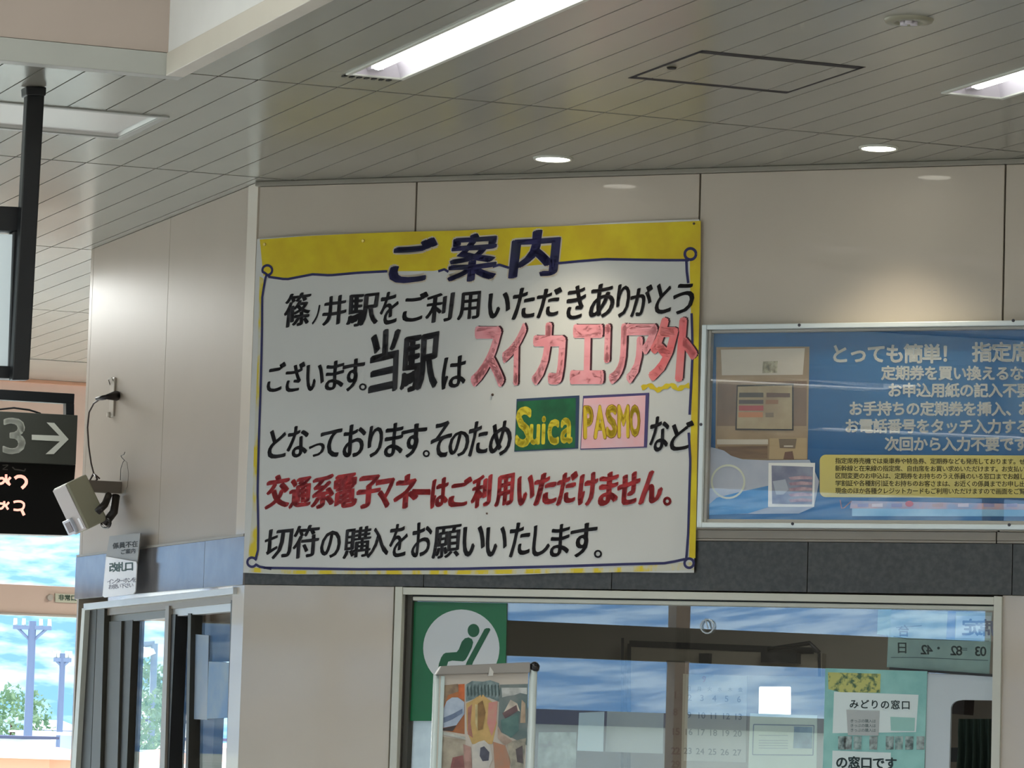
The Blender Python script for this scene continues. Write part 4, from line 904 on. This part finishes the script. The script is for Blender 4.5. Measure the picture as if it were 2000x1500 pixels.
tpp('map_patch', [(1739, 1400), (1787, 1402), (1786, 1428), (1740, 1427)], mat('panel_teal', srgb(150, 200, 192), .5), tn + .0006)
tpp('lower_panel', [(1626, 1466), (1740, 1470), (1738, 1540), (1624, 1540)], mat('panel_pale', srgb(216, 232, 232), .5))
for x, c in ((1637, 0), (1648, 1), (1667, 2), (1698, 1), (1730, 0), (1748, 2), (1768, 0), (1790, 1)):
    tpp('icon', [(x, 1438), (x + 16, 1438), (x + 15, 1464), (x, 1464)], mat('icon%d' % c, srgb(*((70, 90, 90), (110, 116, 116), (96, 128, 126))[c]), .5, col2=srgb(170, 190, 188), scale=70), tn + .0006)
g = MB(); textline(g, W_, 'みどりの窓口', 1668, 1375, 20.2, 19, tn + .0012, .02, slope=.02); obj('lettering', g, mat('poster_slate', srgb(72, 96, 98), .5), tp); g = MB(); textline(g, W_, 'の窓口です', 1644, 1489, 24, 25, tn + .0012, .03, slope=.02)
obj('lettering', g, MC['poster_slate'], tp); g = MB()
for i in range(3): textline(g, W_, 'きっぷの購入は', 1664, 1408 + i * 9, 7.2, 7.5, tn + .0012, .0, slope=.01)
obj('lettering', g, mat('poster_slate', srgb(72, 96, 98), .5), tp)
# timetable sheet, reversed text
ts = thing('reversed_sheet', 'translucent sheet with reversed numbers in the top right of the ticket window', 'paper', W_.P(*W_.px(1835, 1318, -.05), -.05))
obj('sheet', MB().quad(W_, [(1737, 1192), (1938, 1196), (1932, 1318), (1732, 1303)], -.052, -.050), mat('mint_paper', srgb(176, 202, 198), .5, col2=srgb(156, 182, 182), scale=16), ts)
obj('tape_strip', MB().quad(W_, [(1715, 1190), (1741, 1190), (1738, 1242), (1713, 1239)], -.0515, -.0495), mat('mint_tape', srgb(158, 190, 178), .5), ts)
obj('blue_reflection', MB().flat(W_, [(1851, 1194), (1867, 1194), (1865, 1248), (1848, 1247)][::-1], -.0494), mat('reflection_blue', srgb(72, 122, 180), .5), ts)  # blue reflection on the upper glass painted onto the sheet
obj('white_area', MB().flat(W_, [(1868, 1203), (1936, 1203), (1934, 1247), (1866, 1246)][::-1], -.0494), mat('sheet_white_area', srgb(206, 226, 240), .5), ts)
g = MB(); textline(g, W_, '台', 1765, 1232, 20, 24, -.0492, .02, mirror=True); textline(g, W_, '日', 1762, 1265, 20, 24, -.0492, .02, mirror=True)
for s_, x in (('24', 1803), ('28', 1861), ('30', 1908)): textline(g, W_, s_, x, 1268 + (x - 1800) * .03, 11, 26, -.0492, .02, mirror=True)
textline(g, W_, '・', 1833, 1266, 10, 22, -.0492, .02); textline(g, W_, '＝', 1884, 1268, 10, 14, -.0492, .01)
for pts in (((1745, 1243), (1775, 1248), (1932, 1252)), ((1740, 1284), (1790, 1284), (1930, 1290)), ((1750, 1226), (1800, 1222))): g.ribbon(W_, [W_.px(x, y, -.0492) for x, y in pts], .0018, -.0492)
obj('reversed_lettering', g, mat('faded_ink', srgb(84, 106, 112), .5), ts)
g = MB(); textline(g, W_, '席定', 1925, 1226, -30, 34, -.0488, .03, mirror=True); obj('blue_lettering', g, mat('blue_ink', srgb(92, 126, 176), .5), ts)
# service partition with rounded opening
pts = [(1811, 1316), (1944, 1320), (1943, 1368)] + [(1936, 1368), (1878, 1367)] + arc(1874, 1385, 17, 90, 180, 8) + [(1853, 1540), (1806, 1540)]
tag(obj('service_partition', MB().quad(W_, pts, -.045, -.033), mat('partition_blue_grey', srgb(196, 208, 214), .5, var=.04, scale=4)), 'pale blue-grey counter partition with a round-cornered opening, right of the teal poster', 'partition')
# dark coat seen through the opening
g = MB(); vs = []; nx = 28; ny = 10
for j in range(ny + 1):
    for i in range(nx + 1):
        x = 1872 + 66 * i / nx + (j / ny) * 6 * (i / nx - .5); y = 1404 + j * 13
        n_2 = -.32 + .022 * math.sin(i * 1.05 + .3 * math.sin(j)) * (0.3 + j / ny) ; u, z = W_.px(x, y, -.32); vs.append(W_.P(u, z, n_2))
g.add(vs, [(j * (nx + 1) + i, (j + 1) * (nx + 1) + i, (j + 1) * (nx + 1) + i + 1, j * (nx + 1) + i + 1) for j in range(ny) for i in range(nx)], True)
tag(obj('hanging_coat', g, mat('coat_green_black', srgb(44, 60, 52), .8)), 'dark green pleated cloth hanging behind the partition opening', 'clothing')
rect_thing('wall_box', W_, [(1858, 1366), (1884, 1366), (1882, 1396), (1857, 1394)], -.7, -.6, mat('dark_brown_box', srgb(50, 38, 34), .6), 'dark brown box at the top left of the partition opening', 'box')
rect_thing('wall_box', W_, [(1854, 1460), (1874, 1460), (1872, 1488), (1853, 1488)], -.7, -.6, mat('near_black_box', srgb(18, 16, 16), .5), 'black box low in the partition opening', 'box')
rect_thing('cabinet', W_, [(1846, 1360), (1945, 1362), (1940, 1560), (1838, 1560)], -1.3, -1.0, mat('cabinet_taupe', srgb(110, 102, 90), .6), 'taupe cabinet deep behind the partition opening', 'cabinet')
# papers and painted reflections low in the window
sheet('folded_leaflet', [(808, 1402), (846, 1402), (842, 1520), (802, 1520)], -.04, mat('leaflet_white', srgb(196, 204, 216), .5, col2=srgb(170, 180, 196), scale=20), 'white leaflet rack sheet at the bottom left of the ticket window')
sheet('reflection_and_sheet', [(1131, 1392), (1180, 1390), (1178, 1468), (1127, 1466)], -.20, mat('reflection_cool_white', srgb(190, 208, 212), .5), 'cool white patch painted for a reflection, right of the poster stand, behind the glass')  # reflection in the ticket glass painted as a pale panel
sheet('reflection_and_sheet', [(1186, 1389), (1296, 1393), (1294, 1472), (1182, 1468)], -.26, mat('reflection_warm_grey', srgb(170, 174, 166), .5), 'wide grey-white patch painted for a reflection, left of the dark mullion reflection, behind the glass')  # painted reflection, like the narrower panel beside it
sheet('reflection_and_sheet', [(1052, 1430), (1126, 1430), (1124, 1540), (1048, 1540)], -.30, mat('pale_green_board', srgb(178, 192, 180), .5, col2=srgb(110, 116, 104), scale=22), 'pale mottled sheet directly right of the poster stand, behind the glass')
# office door seen inside, with closer
dn = -2.58
dr = thing('office_door', 'grey-brown office door with dark outline and closer arm behind the ticket glass', 'door', W_.P(*W_.px(1420, 1500, dn), dn))
obj('leaf', MB().quad(W_, [(1232, 1262), (1606, 1276), (1600, 1640), (1226, 1640)], dn - .01, dn + .03), mat('door_taupe', srgb(122, 114, 98), .6), dr)
g = MB()
for pts, w_ in ((((1229, 1257), (1500, 1268), (1590, 1271)), .022), (((1229, 1257), (1228, 1500)), .014), (((1216, 1246), (1215, 1500)), .010), (((1590, 1271), (1600, 1276), (1602, 1400)), .010)):
    g.ribbon(W_, [W_.px(x, y, dn + .034) for x, y in pts], w_, dn + .034)
obj('frame_outline', g, M_black, dr)
obj('door_closer', MB().quad(W_, [(1486, 1272), (1556, 1275), (1556, 1296), (1486, 1294)], dn + .035, dn + .08), M_black, dr)
obj('closer_arm', MB().tube([W_.P(*W_.px(1500, 1268, dn + .09), dn + .09), W_.P(*W_.px(1582, 1256, dn + .09), dn + .09), W_.P(*W_.px(1600, 1275, dn + .09), dn + .09)], .008, 6), M_black, dr)
obj('hinge_block', MB().quad(W_, [(1365, 1276), (1384, 1276), (1383, 1296), (1365, 1295)], dn + .035, dn + .07), M_black, dr)

# ---- poster stand in front of the ticket window
SD = Frame(Vector((0, 9.3, 0)), Vector((.985, .17, 0)), Vector((.17, -.985, 0)))
ps = thing('poster_stand', 'aluminium framed poster stand with a colourful collage poster before the ticket window', 'poster stand', SD.P(*SD.px(945, 1400, 0), 0) * 1)
def sq(name, pp, n0, n1_, m_, par=None, **k): return obj(name, MB().quad(SD, pp, n0, n1_), m_, par or ps, **k)
M_rail = mat('stand_rail_grey', srgb(150, 146, 140), .4, .3)
sq('top_rail', [(851, 1318), (862, 1301), (1036, 1293), (1036, 1312), (1032, 1314)], -.02, .012, M_rail, bevel=.002)
def zof(x, y): return SD.px(x, y, 0)
ur, zr = zof(1042, 1305); ul, zl = zof(853, 1318)
obj('pole', MB().cyl(SD.P(ur, zr, 0), SD.P(ur - .004, .03, 0), .0095, k=16), mat('stand_white_alu', srgb(220, 232, 228), .25, .2), ps)
obj('pole', MB().cyl(SD.P(ul, zl, -.004), SD.P(ul - .004, .03, -.004), .0075, k=16), mat('stand_white_alu', srgb(220, 232, 228), .25, .2), ps)
g = MB(); kx, kz = zof(1044, 1301); g.tube([SD.P(kx, kz - .012, 0), SD.P(kx, kz - .006, 0), SD.P(kx, kz + .002, 0), SD.P(kx, kz + .008, 0), SD.P(kx, kz + .011, 0)], [.010, .0125, .0125, .008, .002], 16)
obj('knob', g, mat('black_gloss_knob', srgb(30, 30, 30), .08), ps)
SH = obj('poster_sheet', MB().poly(SD, [SD.px(858, 1318), SD.px(1032, 1313), (SD.px(1025, 1500)[0], .85), (SD.px(848, 1500)[0], .85)], -.010, 0), mat('poster_cream', srgb(196, 188, 176), .4, var=.05), ps)
sq('side_rail', [(862, 1320), (869, 1320), (857, 1640), (850, 1640)], -.012, .006, mat('pale_green_alu', srgb(196, 212, 208), .3), bevel=.001)
sq('clip', [(957, 1302), (964, 1312), (963, 1320), (954, 1320)], .0, .016, mat('clear_clip', srgb(206, 204, 196), .2))
obj('bottom_rail', MB().box(SD, ul, ur, .84, .87, -.012, .012), M_rail, ps)
obj('base', MB().box(SD, ul - .05, ur + .05, 0, .03, -.22, .22), M_rail, ps, bevel=.004)
zs = lambda pts: [(840 + x / 6.818, 1280 + y / 6.818) for x, y in pts]
def art(pts, c, n, c2=None, sc=40): 
    m_ = mat('art_%d_%d_%d' % c, srgb(*c), .5, col2=srgb(*(c2 or tuple(int(v * .8) for v in c))), scale=sc)
    obj('artwork_patch', MB().flat(SD, zs(pts)[::-1], n), m_, SH)
a0_ = .0006
art([(165, 400), (460, 380), (460, 1050), (165, 1000)], (180, 112, 62), a0_, (150, 96, 66), 25)
art([(170, 400), (370, 380), (380, 480), (240, 530), (170, 700)], (150, 130, 104), a0_ + .0006, (120, 100, 84), 50)
art([(380, 385), (460, 385), (460, 590), (380, 560)], (204, 108, 60), a0_ + .0006)
art([(170, 740), (220, 610), (290, 560), (370, 560), (455, 620), (455, 780), (350, 930), (175, 965)], (178, 192, 206), a0_ + .0012, (150, 166, 188), 30)
art([(180, 830), (300, 780), (430, 710), (430, 770), (300, 850), (180, 900)], (110, 128, 156), a0_ + .0018)
art([(165, 975), (350, 930), (300, 1010), (165, 1000)], (66, 58, 60), a0_ + .0018)
art([(140, 1010), (470, 1085), (470, 1120), (140, 1050)], (196, 200, 192), a0_ + .0018)
art([(475, 390), (560, 340), (700, 350), (800, 330), (920, 370), (920, 620), (780, 560), (640, 560), (475, 620)], (96, 116, 118), a0_, (140, 160, 160), 60)
art([(480, 640), (560, 600), (640, 540), (700, 520), (780, 590), (860, 640), (890, 900), (830, 1180), (560, 1180), (490, 1000)], (180, 154, 96), a0_ + .0006, (206, 170, 110), 30)
art([(780, 630), (900, 610), (880, 900), (820, 1080), (760, 900)], (200, 128, 128), a0_ + .0012, (190, 150, 130), 30)
art([(500, 700), (560, 650), (540, 900), (570, 1100), (500, 1050)], (186, 128, 110), a0_ + .0012)
art([(640, 640), (700, 600), (740, 760), (700, 980), (640, 1000)], (150, 116, 70), a0_ + .0018)
art([(600, 650), (635, 660), (630, 1000), (600, 900)], (206, 190, 140), a0_ + .0018)
for x in range(490, 910, 46): art([(x, 400 + (x * 7) % 40), (x + 16, 380), (x + 26, 520), (x + 8, 560)], (70, 92, 92), a0_ + .0012)
art([(930, 390), (1305, 380), (1290, 1200), (900, 1000)], (92, 112, 112), a0_, (120, 130, 128), 20)
art([(950, 430), (1290, 430), (1290, 520), (1200, 500), (1120, 530), (1040, 540), (960, 560)], (196, 200, 196), a0_ + .0006)
art([(1070, 590), (1160, 640), (1200, 750), (1140, 720), (980, 760)], (206, 196, 180), a0_ + .0006)
art([(960, 770), (1150, 660), (1170, 740), (1000, 840)], (110, 88, 90), a0_ + .0012)
art([(1220, 590), (1270, 640), (1270, 900), (1200, 900)], (180, 160, 136), a0_ + .0006)
art([(940, 860), (1180, 780), (1180, 1000), (1080, 1100), (960, 1020)], (76, 110, 108), a0_ + .0012, (96, 130, 124), 40)
art([(900, 930), (960, 1050), (1100, 1140), (1000, 1200), (900, 1100)], (190, 168, 150), a0_ + .0018)
art([(150, 1080), (470, 1130), (470, 1500), (110, 1500)], (140, 132, 116), a0_ + .0006, (176, 168, 150), 30)
art([(300, 1360), (440, 1330), (460, 1500), (270, 1500)], (154, 100, 98), a0_ + .0012)
art([(440, 1180), (540, 1220), (560, 1500), (460, 1500)], (176, 140, 130), a0_ + .0012)
art([(560, 1200), (650, 1150), (720, 1130), (800, 1200), (830, 1380), (780, 1500), (560, 1500)], (206, 202, 190), a0_ + .0018, (180, 180, 176), 30)
art([(670, 1230), (720, 1210), (790, 1290), (780, 1400), (700, 1410), (660, 1340)], (84, 88, 104), a0_ + .0024)
art([(840, 1150), (1000, 1200), (1070, 1400), (1060, 1500), (860, 1500)], (176, 124, 96), a0_ + .0012, (160, 130, 110), 30)
art([(1020, 1160), (1280, 1100), (1240, 1500), (1080, 1500)], (120, 122, 112), a0_ + .0012, (176, 168, 150), 40)
art([(1140, 1250), (1230, 1200), (1240, 1440), (1160, 1420)], (92, 84, 88), a0_ + .0018)

# ================================================================== OUTSIDE
M_hill = mat('wooded_hill_haze_blue', srgb(150, 174, 194), .9, col2=srgb(92, 130, 168), scale=.05, lo=.40, hi=.62, stretch=(1, .35, 3))  # blue distance haze painted into the hill colour
g = MB(); vs = []; NA, NR = 240, 14
for j in range(NR + 1):
    for i in range(NA):
        an = 2 * math.pi * i / NA; rr = 1500 + j * 130
        hgt = 330 * (j / NR) ** .8 * (1 + .35 * noise.noise(Vector((math.cos(an) * 3, math.sin(an) * 3, 0)))) + 30 * noise.noise(Vector((math.cos(an) * 14, math.sin(an) * 14, j * .4))) * (j > 0)
        vs.append(Vector((rr * math.cos(an), rr * math.sin(an), -6 + hgt)))
g.add(vs, [(j * NA + i, j * NA + (i + 1) % NA, (j + 1) * NA + (i + 1) % NA, (j + 1) * NA + i) for j in range(NR) for i in range(NA)], True)
struct('hills', g, M_hill)
M_ground = mat('town_ground', srgb(190, 196, 190), .9, col2=srgb(150, 170, 160), scale=.03)
g = MB(); k = 48; vs = [Vector((0, 0, -6))] + [Vector((1520 * math.cos(2 * math.pi * i / k), 1520 * math.sin(2 * math.pi * i / k), -6)) for i in range(k)]
g.add(vs, [(0, i + 1, (i + 1) % k + 1) for i in range(k)]); struct('ground', g, M_ground)
def at(x, y, D):
    d = ray(x, y); return CAM + d * (D / d.y)
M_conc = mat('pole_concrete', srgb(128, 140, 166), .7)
def upole(x, ytop, D, arm, label, r=.12):
    T_ = at(x, ytop, D); t = thing('utility_pole', label, 'utility pole', (T_.x, T_.y, -6), 'utility poles outside the far window')
    obj('pole', MB().cyl((T_.x, T_.y, -6), (T_.x, T_.y, T_.z + .2), r * 1.4, r, 12), M_conc, t)
    hw = arm / 2 * D / FPX
    obj('crossarm', MB().hexa([Vector((T_.x + sx * hw, T_.y + sy * .08, T_.z + sz * .06)) for sz in (-1, 1) for sx, sy in ((-1, -1), (1, -1), (1, 1), (-1, 1))]), M_conc, t)
    for sx in (-1, 1): obj('brace', MB().cyl((T_.x + sx * hw * .8, T_.y, T_.z), (T_.x, T_.y, T_.z - hw * .75), .05, k=6), M_conc, t)
    for q in (-.9, -.45, .45, .9): obj('insulator', MB().cyl((T_.x + q * hw, T_.y, T_.z + .06), (T_.x + q * hw, T_.y, T_.z + .28), .07, .05, 8), M_white, t)
upole(63, 1226, 120, 74, 'tall utility pole with braced crossarm, farther left outside the far window')
upole(122, 1289, 120, 34, 'shorter utility pole, right of the braced one outside the far window', .09)
# street lamp seen through window_2
lt = at(302, 1257, 80); t = thing('street_lamp', 'street lamp with a bent arm seen through the left window', 'street lamp', (lt.x, lt.y, -6))
obj('pole', MB().cyl((lt.x, lt.y, -6), lt, .09, .07, 10), mat('lamp_post_grey', srgb(130, 146, 156), .6), t)
l2_ = at(282, 1258, 80); obj('arm', MB().cyl(lt, l2_, .06, k=8), mat('lamp_post_grey', srgb(130, 146, 156), .6), t)
l3_ = at(283, 1276, 80); obj('lamp_head', MB().tube([l3_ + Vector((0, 0, .13)), l3_ + Vector((0, 0, .1)), l3_, l3_ - Vector((0, 0, .08))], [.05, .2, .24, .05], 12), M_white, t)
obj('drop_rod', MB().cyl(l2_, l3_, .03, k=6), mat('lamp_post_grey', srgb(130, 146, 156), .6), t)
def house(x0, x1, ytop, ybase, D, label, wall, roof, rooftype='flat', nwin=3, depth=8, name='house'):
    P0, P1 = at(x0, ytop, D), at(x1, ytop, D); zt = P0.z; wdt = P1.x - P0.x; t = thing(name, label, 'building', ((P0.x + P1.x) / 2, D + depth / 2, -6), 'town buildings outside')
    HF = Frame((P0.x, D, 0), (1, 0, 0), (0, -1, 0))
    ze = at(x0, ybase, D).z
    obj('walls', MB().box(HF, 0, wdt, -6, ze, -depth, 0), wall, t)
    if rooftype == 'flat': obj('roof', MB().box(HF, -.2, wdt + .2, ze, zt, -depth - .2, .2), roof, t)
    else:
        g = MB(); o_ = .4
        g.add([HF.P(-o_, ze, o_), HF.P(wdt + o_, ze, o_), HF.P(wdt + o_, ze, -depth - o_), HF.P(-o_, ze, -depth - o_), HF.P(wdt * .22, zt, -depth * .5), HF.P(wdt * .78, zt, -depth * .5)], [(0, 1, 5, 4), (1, 2, 5), (2, 3, 4, 5), (3, 0, 4), (3, 2, 1, 0)])
        obj('roof', g, roof, t)
    sp = wdt / nwin; hh = min(1.2, (ze + 6) * .3)
    for i in range(nwin):
        wn = obj('window', MB().box(HF, sp * (i + .25), sp * (i + .75), ze - .4 - hh, ze - .4, 0, .04), M_white, t)
        obj('pane', MB().box(HF, sp * (i + .25) + .08, sp * (i + .75) - .08, ze - .4 - hh + .08, ze - .48, .04, .05), mat('far_pane', srgb(120, 140, 165), .2), wn)
    return t
cW = mat('house_white', srgb(240, 240, 238), .7); cG = mat('house_bluegrey', srgb(176, 186, 206), .7); cR = mat('roof_pink_red', srgb(236, 160, 160), .7); cO = mat('house_orange', srgb(238, 190, 156), .7); cS = mat('roof_slate', srgb(96, 100, 124), .7); cRb = mat('roof_brick', srgb(190, 132, 120), .7)
house(-60, 98, 1456, 1478, 70, 'low house with pink-red roof and orange walls at the bottom left', cO, cR, 'hip', 4)
house(-80, 30, 1434, 1440, 100, 'white building with a grey-blue flat roof edge behind the pink roof', cW, cS, 'flat', 4)
house(50, 112, 1404, 1424, 160, 'grey-violet building under the utility poles', mat('house_violet', srgb(172, 176, 204), .7), cG, 'hip', 3)
house(30, 84, 1426, 1430, 130, 'bright white flat building between the utility poles', cW, cW, 'flat', 3)
house(118, 200, 1430, 1436, 110, 'pale blue building beside the left wall edge', cG, cW, 'flat', 4)
house(284, 312, 1352, 1400, 190, 'pale tower block behind the street lamp', cG, cW, 'flat', 2)
house(240, 318, 1402, 1408, 102, 'flat white building with wide eaves seen through the left window', cW, cS, 'flat', 3)
house(240, 280, 1464, 1490, 46, 'house with a brick red roof low in the left window', cW, cRb, 'hip', 2)
house(286, 318, 1466, 1470, 57, 'grey building beside the brick red roof', cG, cG, 'flat', 2)
house(335, 372, 1380, 1402, 150, 'house with pale pink roof in the second pane', cW, mat('roof_pale_pink', srgb(226, 200, 204), .7), 'hip', 2)
house(335, 372, 1440, 1446, 80, 'cream building low in the second pane', mat('house_cream', srgb(232, 230, 214), .7), cS, 'flat', 2)
house(415, 450, 1450, 1460, 80, 'white house at the lower right of the left window', cW, cR, 'hip', 2)
def tree(x, y, D, r, label):
    p = at(x, y, D); t = thing('tree', label, 'tree', (p.x, p.y, -6), 'trees in the town')
    obj('trunk', MB().cyl((p.x, p.y, -6), (p.x, p.y, p.z), .25, .12, 8), mat('bark', srgb(90, 76, 64), .8), t)
    g = MB()
    for i in range(900):
        d = Vector((random.gauss(0, 1), random.gauss(0, 1), random.gauss(0, 1))).normalized() * r * random.uniform(.55, 1); c = p + d; s = r * .085
        q = [c + Vector((random.uniform(-s, s), random.uniform(-s, s), random.uniform(-s, s))) for _ in range(4)]
        g.add(q, [(0, 1, 2), (0, 2, 3), (0, 3, 1), (1, 3, 2)])
    o = obj('foliage', g, mat('foliage_pale', srgb(150, 172, 140), .8, col2=srgb(110, 140, 110), scale=1.2), t); o['kind'] = 'stuff'
tree(266, 1372, 90, 1.1, 'round green tree through the left window, left of the street lamp')
tree(262, 1424, 70, .8, 'lower green bush in front of the flat white building')
tree(26, 1414, 150, 1.6, 'green tree left of the utility poles')
# buildings across the tracks that the glass mirrors
for i, (a_, b_, wd_, hz_) in enumerate(((-9, -50, 9, 7.4), (3, -62, 14, 8.2), (18, -55, 10, 7.0), (-24, -58, 12, 8.0))):
    c = B * b_ + A * a_; HF = Frame((c.x, c.y, 0), A, B)
    t = thing('block', ('cream low block across the tracks, nearest', 'white wide block across the tracks', 'grey low block across the tracks, farthest', 'pale tall block across the tracks behind the camera')[i], 'building', (c.x, c.y, -6), 'blocks across the tracks')
    obj('walls', MB().box(HF, 0, wd_, -6, hz_ - 6, -8, 0), (cW, cG, cO, cW)[i], t); obj('roof', MB().box(HF, -.2, wd_ + .2, hz_ - 6, hz_ - 5.7, -8.2, .2), cS, t)
    for k in range(4):
        obj('window', MB().box(HF, wd_ * (k + .25) / 4, wd_ * (k + .75) / 4, hz_ - 8.5, hz_ - 7.2, 0, .04), mat('far_pane', srgb(120, 140, 165), .2), t)

for k_, m_ in MC.items():   # matt outdoor surfaces
    if k_.startswith(('wooded', 'town', 'house', 'roof', 'foliage', 'bark', 'pole_conc', 'lamp_post')): m_.node_tree.nodes['Principled BSDF'].inputs['Specular IOR Level'].default_value = 0.0
